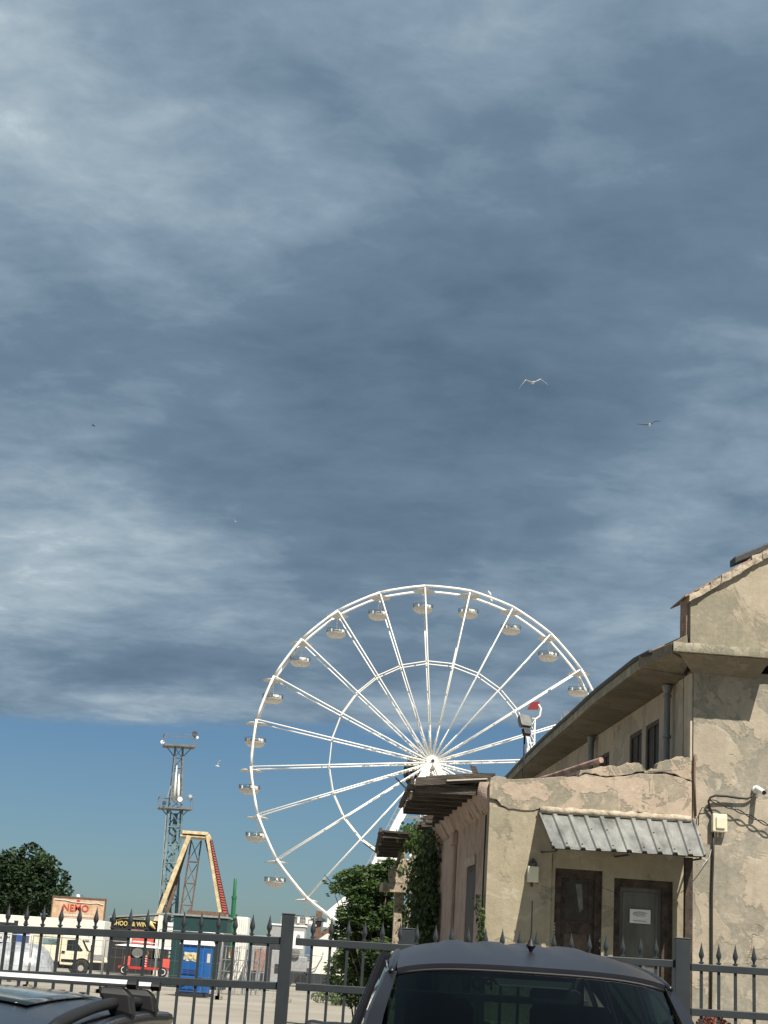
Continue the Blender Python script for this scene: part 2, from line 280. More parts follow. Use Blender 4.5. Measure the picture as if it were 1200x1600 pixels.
# ------------------------------------------------------------------ mesh builder
class MB:
    def __init__(s): s.bm=bmesh.new()
    def v(s,p): return s.bm.verts.new(Vector(p))
    def face(s,pts):
        try: return s.bm.faces.new([s.v(p) for p in pts])
        except ValueError: return None
    def box(s,x0,x1,y0,y1,z0,z1,mx=None):
        P=[Vector(p) for p in ((x0,y0,z0),(x1,y0,z0),(x1,y1,z0),(x0,y1,z0),(x0,y0,z1),(x1,y0,z1),(x1,y1,z1),(x0,y1,z1))]
        if mx is not None: P=[mx@p for p in P]
        vs=[s.v(p) for p in P]
        for f in ((3,2,1,0),(4,5,6,7),(0,1,5,4),(1,2,6,5),(2,3,7,6),(3,0,4,7)): s.bm.faces.new([vs[i] for i in f])
        return s
    def hexa(s,P):
        vs=[s.v(p) for p in P]
        for f in ((3,2,1,0),(4,5,6,7),(0,1,5,4),(1,2,6,5),(2,3,7,6),(3,0,4,7)): s.bm.faces.new([vs[i] for i in f])
        return s
    def beam(s,p,q,a,b=None,up=(0,0,1)):
        p=Vector(p);q=Vector(q); b=a if b is None else b
        d=(q-p); ln=d.length; d.normalize(); u=Vector(up)
        if abs(d.dot(u))>.98: u=Vector((1,0,0))
        r=d.cross(u).normalized(); u=r.cross(d)
        mx=Matrix((r,d,u)).transposed().to_4x4(); mx.translation=p
        return s.box(-a/2,a/2,0,ln,-b/2,b/2,mx)
    def tube(s,pts,r,n=8,cap=True,closed=False):
        pts=[Vector(p) for p in pts]; k=len(pts); rs=r if isinstance(r,(list,tuple)) else [r]*k
        rings=[]; prev=None
        for i,p in enumerate(pts):
            if closed: d=(pts[(i+1)%k]-pts[i-1])
            else: d=(pts[min(i+1,k-1)]-pts[max(i-1,0)])
            d.normalize()
            if prev is None:
                u=Vector((0,0,1)) if abs(d.z)<.9 else Vector((1,0,0))
                a=d.cross(u).normalized()
            else:
                a=prev-d*prev.dot(d)
                if a.length<1e-4: a=d.cross(Vector((0,0,1)))
                a.normalize()
            prev=a; b=d.cross(a)
            rings.append([s.v(p+(a*math.cos(2*math.pi*j/n)+b*math.sin(2*math.pi*j/n))*rs[i]) for j in range(n)])
        rg=range(k) if closed else range(k-1)
        for i in rg:
            A=rings[i];B=rings[(i+1)%k]
            for j in range(n): s.bm.faces.new((A[j],A[(j+1)%n],B[(j+1)%n],B[j]))
        if cap and not closed:
            s.bm.faces.new(rings[0][::-1]); s.bm.faces.new(rings[-1])
        return s
    def lathe(s,prof,c=(0,0,0),n=16,mx=None,cap=True):
        c=Vector(c); rings=[]
        for r,z in prof:
            ring=[]
            for j in range(n):
                p=Vector((r*math.cos(2*math.pi*j/n),r*math.sin(2*math.pi*j/n),z))
                if mx is not None: p=mx@p
                ring.append(s.v(c+p))
            rings.append(ring)
        for A,B in zip(rings,rings[1:]):
            for j in range(n): s.bm.faces.new((A[j],A[(j+1)%n],B[(j+1)%n],B[j]))
        if cap:
            if prof[0][0]>1e-4: s.bm.faces.new(rings[0][::-1])
            if prof[-1][0]>1e-4: s.bm.faces.new(rings[-1])
        return s
    def prism(s,poly,f,t):
        """poly: list of (a,b); f(a,b,c)->point; extruded from c=0 to c=t"""
        A=[s.v(f(a,b,0)) for a,b in poly]; B=[s.v(f(a,b,t)) for a,b in poly]; k=len(poly)
        s.bm.faces.new(A); s.bm.faces.new(B[::-1])
        for i in range(k): s.bm.faces.new((A[i],B[i],B[(i+1)%k],A[(i+1)%k]))
        return s
    def grid(s,xs,zs,holes,f,t):
        """wall sheet of thickness t with rectangular holes (x0,x1,z0,z1); f(x,z,c)"""
        def solid(i,j):
            if i<0 or j<0 or i>=len(xs)-1 or j>=len(zs)-1: return False
            cx=(xs[i]+xs[i+1])/2; cz=(zs[j]+zs[j+1])/2
            return not any(h[0]<cx<h[1] and h[2]<cz<h[3] for h in holes)
        for i in range(len(xs)-1):
            for j in range(len(zs)-1):
                if not solid(i,j): continue
                a,b,c,d=xs[i],xs[i+1],zs[j],zs[j+1]
                s.face([f(a,c,0),f(b,c,0),f(b,d,0),f(a,d,0)]); s.face([f(a,d,t),f(b,d,t),f(b,c,t),f(a,c,t)])
                if not solid(i-1,j): s.face([f(a,c,t),f(a,c,0),f(a,d,0),f(a,d,t)])
                if not solid(i+1,j): s.face([f(b,c,0),f(b,c,t),f(b,d,t),f(b,d,0)])
                if not solid(i,j-1): s.face([f(a,c,0),f(a,c,t),f(b,c,t),f(b,c,0)])
                if not solid(i,j+1): s.face([f(a,d,0),f(b,d,0),f(b,d,t),f(a,d,t)])
        bmesh.ops.remove_doubles(s.bm,verts=s.bm.verts,dist=1e-4)
        return s
    def loft(s,sections,cap=True):
        rings=[[s.v(p) for p in sec] for sec in sections]; n=len(rings[0])
        for A,B in zip(rings,rings[1:]):
            for j in range(n): s.bm.faces.new((A[j],A[(j+1)%n],B[(j+1)%n],B[j]))
        if cap: s.bm.faces.new(rings[0][::-1]); s.bm.faces.new(rings[-1])
        return s
    def rough(s,amp,sc=3,cuts=0,seed=0):
        if cuts: bmesh.ops.subdivide_edges(s.bm,edges=s.bm.edges,cuts=cuts,use_grid_fill=True)
        for v in s.bm.verts:
            q=v.co*sc+Vector((seed,seed,seed)); v.co+=Vector((mnoise.noise(q),mnoise.noise(q+Vector((7,3,1))),mnoise.noise(q+Vector((1,9,5)))))*amp
        return s
    def build(s,name,m,parent=None,smooth=False,bevel=0,keep=False,**tagk):
        bmesh.ops.recalc_face_normals(s.bm,faces=s.bm.faces)
        me=bpy.data.meshes.new(name); s.bm.to_mesh(me)
        if not keep: s.bm.free()
        me.materials.append(M[m] if isinstance(m,str) else m)
        if smooth:
            for p in me.polygons: p.use_smooth=True
        o=bpy.data.objects.new(name,me); C.objects.link(o)
        if smooth and smooth!='all':
            md=o.modifiers.new('split','EDGE_SPLIT'); md.split_angle=R(smooth if smooth>1 else 40)
        if bevel:
            md=o.modifiers.new('bevel','BEVEL'); md.width=bevel; md.segments=2; md.limit_method='ANGLE'; md.angle_limit=R(35)
        if parent: o.parent=parent
        return o
def thing(name,label,cat,loc=(0,0,0),rz=0,group=None):
    o=bpy.data.objects.new(name,None); C.objects.link(o); o.location=loc; o.rotation_euler=(0,0,rz); o.empty_display_size=.1
    return tag(o,label,cat,group)
def tag(o,label,cat,group=None):
    o['label']=label; o['category']=cat
    if group: o['group']=group
    return o
def struct(o): o['kind']='structure'; return o
def copy_tree(o,parent=None):
    c=o.copy(); C.objects.link(c); c.parent=parent
    for ch in list(o.children): copy_tree(ch,c)
    return c
def textmesh(name,txt,size,m,parent,mx,depth=.01,bold=0,align='CENTER'):
    cu=bpy.data.curves.new(name,'FONT'); cu.body=txt; cu.size=size; cu.extrude=depth; cu.align_x=align; cu.align_y='CENTER'; cu.offset=bold
    to=bpy.data.objects.new(name+'_tmp',cu); C.objects.link(to)
    dg=bpy.context.evaluated_depsgraph_get(); me=bpy.data.meshes.new_from_object(to.evaluated_get(dg)); bpy.data.objects.remove(to)
    me.name=name; me.transform(mx); me.materials.clear(); me.materials.append(M[m])
    o=bpy.data.objects.new(name,me); C.objects.link(o); o.parent=parent; return o
def facing(loc,rz=0,sx=1,sz=1): # text standing upright facing -Y
    return Matrix.Translation(loc)@Matrix.Rotation(rz,4,'Z')@Matrix.Rotation(R(90),4,'X')@Matrix.Diagonal((sx,sz,1,1))
def leaves(blobs,n,size,flat=.5,fill=.55,elong=1.6):
    """thousands of separate leaf faces through ellipsoidal clumps; blobs=(cx,cy,cz,rx,ry,rz)"""
    mb=MB(); tot=sum(b[3]*b[4]*b[5] for b in blobs)
    for b in blobs:
        k=int(n*(b[3]*b[4]*b[5])/tot)
        for _ in range(k):
            while True:
                q=Vector((random.uniform(-1,1),random.uniform(-1,1),random.uniform(-1,1)))
                if q.length<=1: break
            r=q.length; q=q*((max(r,1e-3)**(fill-1)))
            q*=1+.16*mnoise.noise(q*3+Vector(b[:3]))
            p=Vector((b[0]+q.x*b[3],b[1]+q.y*b[4],b[2]+q.z*b[5]))
            a=Vector((random.gauss(0,1),random.gauss(0,1),random.gauss(0,1)*flat)).normalized()
            c=a.cross(Vector((random.gauss(0,1),random.gauss(0,1),random.gauss(0,1)))).normalized()
            s=size*random.uniform(.55,1.3)
            mb.face([p-a*s*elong*.5,p+c*s*.42,p+a*s*elong*.5,p-c*s*.42])
    return mb

# ================================================================== SETTING
mb=MB(); xs=[-6000,-400,-60,60,400,6000]; ys=[11.9,60,200,1200,9000]
for i in range(5):
    for j in range(4): mb.face([(xs[i],ys[j],0),(xs[i+1],ys[j],0),(xs[i+1],ys[j+1],0),(xs[i],ys[j+1],0)])
mb.face([(-6000,-300,-.02),(6000,-300,-.02),(6000,11.9,-.02),(-6000,11.9,-.02)])
struct(mb.build('ground','concrete'))
mb=MB(); mb.face([(-200,-60,-.012),(200,-60,-.012),(200,9.95,-.012),(-200,9.95,-.012)]); struct(mb.build('road','asphalt'))
mb=MB(); mb.box(-200,200,10.12,11.88,-.1,.11); struct(mb.build('pavement','pave'))
mb=MB(); mb.box(-200,200,9.96,10.118,-.1,.115); struct(mb.build('kerb','slab',bevel=.015))
mb=MB()
for (x0,x1,hh) in ((-2600,-900,60),(-250,900,95),(600,2200,150)):
    k=40; pr=[]
    for i in range(k+1):
        t=i/k; pr.append((x0+(x1-x0)*t, hh*math.sin(math.pi*t)**.7*(.85+.2*mnoise.noise(Vector((t*5,x0*.01,0))))))
    for a,b in zip(pr,pr[1:]):
        mb.face([(a[0],3300,-2),(b[0],3300,-2),(b[0],3800,b[1]),(a[0],3800,a[1])]); mb.face([(a[0],3800,a[1]),(b[0],3800,b[1]),(b[0],4600,-2),(a[0],4600,-2)])
struct(mb.build('hills','hill',smooth='all'))

# ================================================================== OLD WAREHOUSE
wh=thing('warehouse','large derelict plastered building with gable end and long deep eaves','building',BO,YAW)
xf=lambda a,b,c:(a,c,b)            # front wall mapping
yf=lambda a,b,c:(c,a,b)            # side wall mapping (a=y)
ZC=6.70
mb=MB(); mb.box(0,9.5,0,.4,0,ZC)
mb.build('front_wall','wall',wh)
win=[]
for (xa,ya,xb,yb) in ((1030,1120,1009,1135),(1003,1138,984,1152)):
    y0=HX(xa,ya)[0]; y1=HX(xb,yb)[0]; win.append((y0,y1,5.15,6.22))
win.append((6.35,7.35,4.95,6.16)); win.append((10.2,11.2,4.95,6.1)); win.append((13.6,14.6,4.95,6.1))
ys=sorted({.4,26.0}|{v for w_ in win for v in w_[:2]}); zs=sorted({0,4.95,5.15,6.1,6.16,6.22,6.64})
mb=MB(); mb.grid(ys,zs,win,yf,.35); mb.build('side_wall','wallside',wh)
for (y0,y1,z0,z1) in win:
    mb=MB()
    for a,b,c,d in ((y0,y0+.07,z0,z1),(y1-.07,y1,z0,z1),(y0+.07,y1-.07,z1-.07,z1),(y0+.07,y1-.07,z0,z0+.07)): mb.box(.02,.09,a,b,c,d)
    mb.box(.03,.08,(y0+y1)/2-.03,(y0+y1)/2+.03,z0+.07,z1-.07)
    wd=mb.build('window','shutter',wh)
    mb=MB(); mb.box(.05,.06,y0+.07,y1-.07,z0+.07,z1-.07); mb.build('pane','dirtyglass',wd)
mb=MB(); mb.box(.36,.4,.4,26,0,6.6); mb.build('inner_lining','black',wh)
# corner pilaster strips
mb=MB(); mb.box(-.05,-.002,.03,.42,0,6.63); mb.build('pilaster','wallside',wh,bevel=.01)
mb=MB(); mb.box(-.045,-.002,.52,.80,0,6.63); mb.build('pilaster','wallside',wh,bevel=.01)
# eave slab following the surveyed outer edge, slightly bowed
edge=[]
for p in [(1070,985),(1040,1002),(1000,1027),(930,1082),(895,1115),(850,1155),(815,1190),(795,1212)]:
    g=G(*p,z=6.93)-BO; edge.append((g.dot(BXv),g.dot(BYv)))
pts=[(-.70,.0)]+[e for e in edge if e[1]>.2]+[(-.2,26.5)]
def interp(y):
    for a,b in zip(pts,pts[1:]):
        if a[1]<=y<=b[1]: return a[0]+(b[0]-a[0])*(y-a[1])/(b[1]-a[1])
    return pts[-1][0]
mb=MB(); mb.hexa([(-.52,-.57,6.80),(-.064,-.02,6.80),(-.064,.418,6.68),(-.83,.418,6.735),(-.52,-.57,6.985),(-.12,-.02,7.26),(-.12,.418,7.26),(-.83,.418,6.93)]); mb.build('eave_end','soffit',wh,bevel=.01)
secs=[]
for i in range(53):
    y=.42+i*.5; e=interp(max(y,0)); j=.006*math.sin(i*2.1)
    secs.append([(e+.03+j,y,6.72),(e+j,y,6.745),(e+j,y,6.86),(e+.05,y,6.89),(1.5,y,7.75),(1.5,y,7.60),(.3,y,6.9),(.0,y,6.645),(-.18,y,6.655)])
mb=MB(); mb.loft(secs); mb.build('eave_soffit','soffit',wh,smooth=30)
secs=[]
for i in range(53):
    y=.42+i*.5; e=interp(max(y,0)); secs.append([(e-.028,y,6.725),(e-.006,y,6.725),(e-.006,y,6.90),(e-.028,y,6.90)])
mb=MB(); mb.loft(secs); mb.build('fascia','slab',wh)
mb=MB()
prev=None; path=[(interp(max(y_,0))-.035,y_,6.925) for y_ in [i*.75 for i in range(36)]]
mb.tube(path,.045,6); mb.build('gutter','darkmetal',wh,smooth='all')
secs=[]
for i in range(53):
    y=.42+i*.5; e=interp(max(y,0))
    secs.append([(e-.02,y,6.905),(e-.02,y,6.95),(4.75,y,9.9),(4.75,y,9.83)])
mb=MB(); mb.loft(secs); mb.build('roof','tile',wh)
# far roof slope
mb=MB(); mb.hexa([(4.75,.42,9.83),(9.9,.42,6.9),(9.9,26.5,6.9),(4.75,26.5,9.83),(4.75,.42,9.9),(9.9,.42,6.97),(9.9,26.5,6.97),(4.75,26.5,9.9)]); mb.build('roof_slope','tile',wh)
mb=MB(); mb.box(9.1,9.5,.4,26,0,6.7); mb.box(0,9.1,25.6,26,0,6.63); mb.build('rear_wall','wallside',wh)
# cornice return slab across the front
secs=[]
xsl=[-.72,-.70,-.6,-.3,0,.3,.6,.9,1.18,1.24]
ypl=HX(1,1)  # unused
mb=MB()
top=[(x_,7.02+.012*mnoise.noise(Vector((x_*6,1,0)))) for x_ in [-.46+i*.08 for i in range(22)]]
def slab(x0,x1,yfr,z0,z1,nm,seed):
    mb=MB(); k=int((x1-x0)/.07)
    secs=[]
    for i in range(k+1):
        x_=x0+(x1-x0)*i/k; j=lambda s:.018*mnoise.noise(Vector((x_*5,s,seed)))
        secs.append([(x_,yfr+j(0),z0+j(1)*.6),(x_,yfr-.015+j(2),(z0+z1)/2),(x_,yfr+j(3),z1+j(4)),(x_,.0-.004,z1+.01),(x_,-.004,z0)])
    mb.loft(secs); return mb.build(nm,'slab',wh,smooth=50)
slab(-.50,1.20,-.60,6.85,7.00,'cornice_slab',1)
slab(1.203,9.6,-.20,6.84,6.99,'cornice_band',4)
# haunch under the slab
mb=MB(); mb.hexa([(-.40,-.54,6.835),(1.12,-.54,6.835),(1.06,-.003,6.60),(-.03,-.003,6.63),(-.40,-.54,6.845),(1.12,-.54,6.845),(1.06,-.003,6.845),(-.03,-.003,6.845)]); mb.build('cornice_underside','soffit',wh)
# gable wall above cornice
gl=(-.06,7.85); s=.655
rg=(4.75,7.85+4.8*s)
mb=MB(); mb.prism([(gl[0],7.012),(9.55,7.012),(9.55,7.85),(4.75,rg[1]),gl],xf,.4); mb.build('gable_wall','gable',wh)
mb=MB()
k=27
for i in range(k):                                   # tiled verge: short overlapping mortared tiles
    t0=i/k; t1=(i+1)/k; xa=-.10+(4.75+.10)*t0; xb=-.10+(4.75+.10)*t1+.02
    za=gl[1]+.0+(xa-gl[0])*s; zb=gl[1]+(xb-gl[0])*s
    j=random.uniform(-.02,.02); h=random.uniform(.11,.165)
    mb.hexa([(xa,-.07+j,za-.01),(xb,-.07+j,zb-.015),(xb,.5,zb-.015),(xa,.5,za-.01),(xa,-.07+j,za+h),(xb,-.06+j,zb+h*.8),(xb,.5,zb+h*.8),(xa,.5,za+h)])
bmesh.ops.subdivide_edges(mb.bm,edges=mb.bm.edges,cuts=2,use_grid_fill=True)
mb.rough(.022,9); mb.build('verge','mortar',wh)
mb=MB()
for i in range(60):
    xa=-.17+i*.083; za=gl[1]+.115+(xa-gl[0])*s; j=random.uniform(-.02,.02)
    mb.hexa([(xa,-.05+j,za+.0),(xa+.16,-.05+j,za+.085),(xa+.16,.9,za+.085),(xa,.9,za),(xa,-.05+j,za+.028),(xa+.16,-.05+j,za+.115),(xa+.16,.9,za+.115),(xa,.9,za+.028)])
mb.build('verge_tiles','tile',wh)
mb=MB()                                              # ragged tile ends at the low side
for i in range(4): mb.box(-.095-random.uniform(0,.04),-.062,.08+i*.09,.165+i*.09,7.22+random.uniform(-.02,.05),7.90)
mb.rough(.03,8,1); mb.build('eave_tile_ends','tile',wh)
mb=MB(); xa,za=H(1148,881,.25); sp_=.50
mb.hexa([(xa,.25,za),(xa+3,.25,za+3*sp_),(xa+3,.55,za+3*sp_),(xa,.55,za),(xa,.25,za+.13),(xa+3,.25,za+3*sp_+.13),(xa+3,.55,za+3*sp_+.13),(xa,.55,za+.13)])
mb.build('roof_panel','darkmetal',wh,bevel=.02)
# drainpipes on the side wall
for (yy,zt,zb) in ((1.25,6.64,4.4),(7.6,6.62,4.4)):
    mb=MB(); mb.tube([(-.12,yy,zt),(-.12,yy+.02,(zt+zb)/2),(-.13,yy,zb)],.055 if yy<5 else .06,10); 
    for q in (.2,.9): mb.tube([(-.12,yy,zt-q-.02),(-.12,yy,zt-q+.02)],.072,10)
    mb.tube([(-.12,yy,zt-.16),(-.12,yy,zt-.02)],[.06,.10],10)
    mb.build('drainpipe','pipe',wh,smooth=40)
mb=MB(); mb.tube([(-.02,.46,6.6),(-.02,.46,5.2),(-.03,.47,4.7)],.012,6); mb.build('lightning_rod','cable',wh)

# ================================================================== ANNEX
XA=-3.30; 
an=thing('annex','low peeling pink and ochre outbuilding with two doors in front of the big building','building',BO,YAW)
d1=(H(868,1357)[0],H(942,1360)[0],1.0,3.34); d2=(H(960,1370)[0],H(1052,1378)[0],1.0,3.25)
mb=MB(); mb.grid(sorted([XA,-.004,d1[0],d1[1],d2[0],d2[1]]),[0,1.0,3.25,3.34,4.26],[d1,d2],xf,.35); mb.build('front_wall','annex',an)
# parapet with broken lower plaster edge
YP=-.07
crack=[(905,1214),(915,1209),(935,1213),(950,1215),(975,1213),(1000,1208),(1040,1209),(1060,1214),(1081,1222)]
top=[(765,1222),(768,1214),(776,1212),(790,1214),(792,1217),(830,1216),(878,1213)]+crack
bot=[(1081,1279),(1040,1272),(1000,1269),(950,1268),(900,1264),(860,1262),(843,1263),(836,1266),(815,1266),(795,1264),(783,1258),(776,1249),(765,1247)]
def jag(poly,amp,n=3):
    out=[]
    for a,b in zip(poly,poly[1:]+poly[:1]):
        for i in range(n):
            t=i/n; j=0 if i==0 else random.uniform(-amp,amp); out.append((a[0]+(b[0]-a[0])*t,a[1]+(b[1]-a[1])*t+j))
    return out
poly=[H(*p,YP) for p in top]+[H(*p,YP) for p in bot]
mb=MB(); mb.prism(jag(poly,.008),lambda a,b,c:(a,YP+c,b),.30); mb.build('parapet','parapet',an,bevel=.008)
YQ=-.055
utop=[(907,1203),(930,1200),(948,1197),(964,1198),(980,1191),(995,1192),(1003,1195),(1008,1207),(1011,1207),(1016,1201),(1026,1202),(1028,1193),(1040,1187),(1062,1182),(1078,1184)]
poly=[H(*p,YQ) for p in utop]+[H(a_,b_-2.2,YQ) for a_,b_ in crack[::-1]]
mb=MB(); mb.prism(jag(poly,.016,4),lambda a,b,c:(a,YQ+c,b),.26); mb.build('broken_upper_course','parapet',an,bevel=.008)
poly=[H(765,1247,-.03),H(776,1252,-.03),H(783,1261,-.03),H(795,1267,-.03),H(815,1269,-.03),H(836,1269,-.03),H(842,1274,-.03),H(765,1266,-.03)]
mb=MB(); mb.prism(jag(poly[::-1],.006),lambda a,b,c:(a,-.03+c,b),.028); mb.build('cornice_remnant','parapet',an)
# mortar lip over awning
mb=MB(); path=[]
for i in range(24):
    t=i/23; q=H(844+t*236,1265+t*15,-.10); path.append((q[0],-.09,q[1]+.01*mnoise.noise(Vector((i*.7,0,0)))))
mb.tube(path,[.058+.022*mnoise.noise(Vector((i*.9,2,0))) for i in range(24)],8); mb.build('mortar_lip','mortar',an,smooth='all')
# side wall
wy0,wz1=HX(744,1343,XA); wy1=HX(733,1347,XA)[0]
wn=(wy0,wy0+1.15,.9,3.45)
mb=MB(); mb.grid(sorted([.35,8.2,wn[0],wn[1]]),[0,.9,3.45,4.40],[wn],lambda a,b,c:(XA+c,a,b),.3)
mb.box(XA+.002,XA+.30,.0,.348,0,4.26) if False else None
mb.build('side_wall','pink',an)
mb=MB(); mb.box(XA+.015,XA+.06,wn[0],wn[1],.9,3.45); wd=mb.build('window','brownwood',an)
mb=MB(); mb.box(XA+.008,XA+.0145,wn[0]+.1,wn[1]-.1,1.1,3.3); mb.build('pane','dirtyglass',wd)
mb=MB(); mb.box(XA-.03,XA-.003,wn[0]-.03,wn[1]+.03,3.40,3.55); mb.rough(.01,8,1); mb.build('lintel','mortar',an)
mb=MB(); mb.box(XA+.25,-.01,8.0,8.2,0,4.3); mb.box(XA+.3,-.01,.45,8.0,4.28,4.36); mb.build('flat_roof','slab',an)
# cove cornice with broken corbels along the side
secs=[]
for i in range(40):
    y=.0+i*.205; j=lambda s:.014*mnoise.noise(Vector((y*1.4,s,3)))
    secs.append([(XA+.0,y,4.12+j(1)),(XA-.05+j(4)*.4,y,4.20+j(1)*.5),(XA-.13+j(2),y,4.33+j(3)),(XA-.19+j(4),y,4.42),(XA-.17,y,4.60),(XA+.1,y,4.62),(XA+.1,y,4.15)])
mb=MB(); mb.loft(secs); mb.build('cove_cornice','pink',an,smooth='all')
for y in [.45,.8,1.7,2.5,3.3,5.3]:
    w_=random.uniform(.08,.16); d_=random.uniform(.08,.17); h=random.uniform(.14,.26)
    mb=MB(); mb.hexa([(XA-.003,y,4.38-h),(XA-.003,y+w_,4.38-h),(XA-.04,y+w_,4.38-h),(XA-.04,y,4.38-h),(XA-.003,y,4.41),(XA-.003,y+w_,4.41),(XA-.05-d_,y+w_,4.41),(XA-.05-d_,y,4.41)])
    mb.rough(.05,7,2,y); mb.build('corbel','stone',an,smooth='all')
mb=MB(); mb.box(XA-.06,XA-.003,4.0,4.35,0,3.9); mb.box(XA-.10,XA-.003,3.95,4.4,3.9,4.12); mb.build('pilaster','pink',an,bevel=.012)
mb=MB(); mb.box(XA-.05,XA-.003,7.7,8.15,0,4.1); mb.build('pilaster','pink',an,bevel=.012)
mb=MB()                                              # crack and pipe near the front corner
mb.tube([(XA-.03,.10,4.1),(XA-.03,.12,3.0),(XA-.025,.10,1.8),(XA-.03,.12,.1)],.014,6); mb.build('corner_wire','cable',an)
mb=MB(); mb.box(XA+.02,-.01,-.95,-.01,0,.99); mb.box(XA+.5,-.3,-1.3,-.95,0,.66); mb.box(XA+.5,-.3,-1.65,-1.3,0,.33); mb.build('loading_step','slab',an,bevel=.01)
def door(d,kind):
    x0,x1,z0,z1=d; fw=.11
    mb=MB(); mb.box(x0,x0+fw,.05,.16,z0,z1); mb.box(x1-(fw if kind==1 else .17),x1,.05,.16,z0,z1); mb.box(x0+fw,x1-(fw if kind==1 else .17),.05,.16,z1-.13,z1)
    dr=mb.build('door','brownwood',an,bevel=.006)
    xi0=x0+fw; xi1=x1-(fw if kind==1 else .17)
    mb=MB(); 
    if kind==1:
        mb.box(xi0,xi1,.10,.14,z0,z0+.25); mb.box(xi0,xi0+.07,.10,.14,z0+.25,z1-.13); mb.box(xi1-.09,xi1,.10,.14,z0+.25,z1-.13)
        mb.box(xi0+.07,xi1-.09,.10,.14,z0+1.35,z0+1.55); mb.box(xi0+.07,xi1-.09,.10,.14,z1-.19,z1-.13); mb.build('leaf','brownwood',dr)
        mb=MB(); mb.box(xi0+.07,xi1-.09,.115,.125,z0+1.55,z1-.19); mb.build('glass_panel','dirtyglass',dr)
        mb=MB(); mb.box(xi0+.07,xi1-.09,.112,.13,z0+.25,z0+1.35); mb.build('lower_panel','doorpanel_dark' if False else 'shutter',dr)
        mb=MB(); mb.box(xi1-.07,xi1-.045,.06,.10,z0+1.0,z0+1.14); mb.build('handle','darkmetal',dr)
        mb=MB(); mb.prism([(xi0+.24,z1-.22),(xi0+.34,z1-.22),(xi0+.37,z1-.60),(xi0+.31,z1-.66)],lambda a,b,c:(a,.112+c,b),.002); mb.build('torn_curtain','curtain',dr)
        mb=MB()
        for q in range(34):
            zq=random.uniform(z0+.2,z0+1.5); mb.box(x0+.004,x0+random.uniform(.015,.035),.046,.049,zq,zq+random.uniform(.01,.05))
        for q in range(20):
            zq=random.uniform(z0+.2,z0+1.3); mb.box(x1-random.uniform(.012,.03),x1-.004,.046,.049,zq,zq+random.uniform(.01,.04))
        o_=mb.build('paint_flakes','mortar',dr); o_['kind']='stuff'
    else:
        mb.box(xi0,xi1,.10,.14,z0,z1-.13); mb.build('leaf','doorpanel',dr)
        mb=MB()
        for a,b,c_,e_ in ((xi0+.05,xi0+.09,z0+.1,z1-.2),(xi1-.09,xi1-.05,z0+.1,z1-.2),(xi0+.09,xi1-.09,z1-.25,z1-.2),(xi0+.09,xi1-.09,z0+1.0,z0+1.05)): mb.box(a,b,.088,.099,c_,e_)
        mb.build('moulding','doorpanel',dr)
        mb=MB(); mb.box(xi0+.04,xi0+.065,.05,.10,z0+1.0,z0+1.14); mb.build('handle','darkmetal',dr)
    return dr
door(d1,1); D2=door(d2,2)
xp=H(861,1400,-.05)[0]; mb=MB(); mb.box(XA-.001,xp,-.05,-.004,0,4.22); mb.build('wall_pier','annex',an,bevel=.006)
mb=MB(); mb.box(d1[0]-.1,d2[1]+.1,.30,.34,.9,3.4); mb.build('dark_room','black',an)
a=H(984,1420,.09); b=H(1016,1444,.09)
nt_=MB(); nt_.box(a[0],b[0],.078,.086,b[1],a[1]); nto=nt_.build('door_notice','paper'); nto.location=BO; nto.rotation_euler=(0,0,YAW)
tag(nto,'small white paper notice stuck on the grey right-hand door','notice')
mb=MB(); cx=(a[0]+b[0])/2; cz=(a[1]+b[1])/2
mb.tube([(cx+.115*math.cos(t*math.pi/8)*1.0,.074,cz+.035+.03*math.sin(t*math.pi/8)) for t in range(1,15)],.004,4); mb.box(cx-.11,cx+.09,.072,.077,cz-.075,cz-.068); mb.box(cx-.08,cx+.07,.072,.077,cz+.03,cz+.04)
mb.build('print','gutter',nto)
# timber post at the right end of the awning + bracket
mb=MB(); q0=H(1075,1340,-.35); mb.box(q0[0]-.055,q0[0]+.06,-.41,-.30,.0,q0[1]); mb.rough(.006,4,0); mb.build('porch_post','brownwood',an)
mb=MB(); mb.box(q0[0]-.22,q0[0]+.14,-.50,-.44,q0[1]+.005,q0[1]+.045); mb.build('post_bracket','brownwood',an)
# awning (ribbed sheet)
A0=H(840,1268,-.03); A1=H(1085,1282,-.03); B0=H(863,1325,-.95); B1=H(1103,1338,-.95)
mb=MB(); ribs=11; prof=[]
for i in range(ribs):
    c=i/(ribs-1); w_=.012; prof+= [(c-w_*1.6,0),(c-w_,.040),(c+w_,.040),(c+w_*1.6,0)]
prof=[(min(max(c,0),1),h) for c,h in prof]
def aw(c,t,h): 
    x_=(A0[0]+(A1[0]-A0[0])*c)*(1-t)+(B0[0]+(B1[0]-B0[0])*c)*t; z_=(A0[1]+(A1[1]-A0[1])*c)*(1-t)+(B0[1]+(B1[1]-B0[1])*c)*t
    dent=.008*mnoise.noise(Vector((c*9,t*3,0)))
    return (x_,-.03-.92*t-.010*h,z_+h+dent)
rows=9
for (p,q) in zip(prof,prof[1:]):
    if q[0]-p[0]<1e-6 and abs(q[1]-p[1])<1e-6: continue
    for r in range(rows):
        t0=r/rows; t1=(r+1)/rows; 
        mb.hexa([aw(p[0],t0,p[1]-.004),aw(q[0],t0,q[1]-.004),aw(q[0],t1,q[1]-.004),aw(p[0],t1,p[1]-.004),aw(p[0],t0,p[1]),aw(q[0],t0,q[1]),aw(q[0],t1,q[1]),aw(p[0],t1,p[1])])
awn=mb.build('awning','awning',an)
mb=MB()
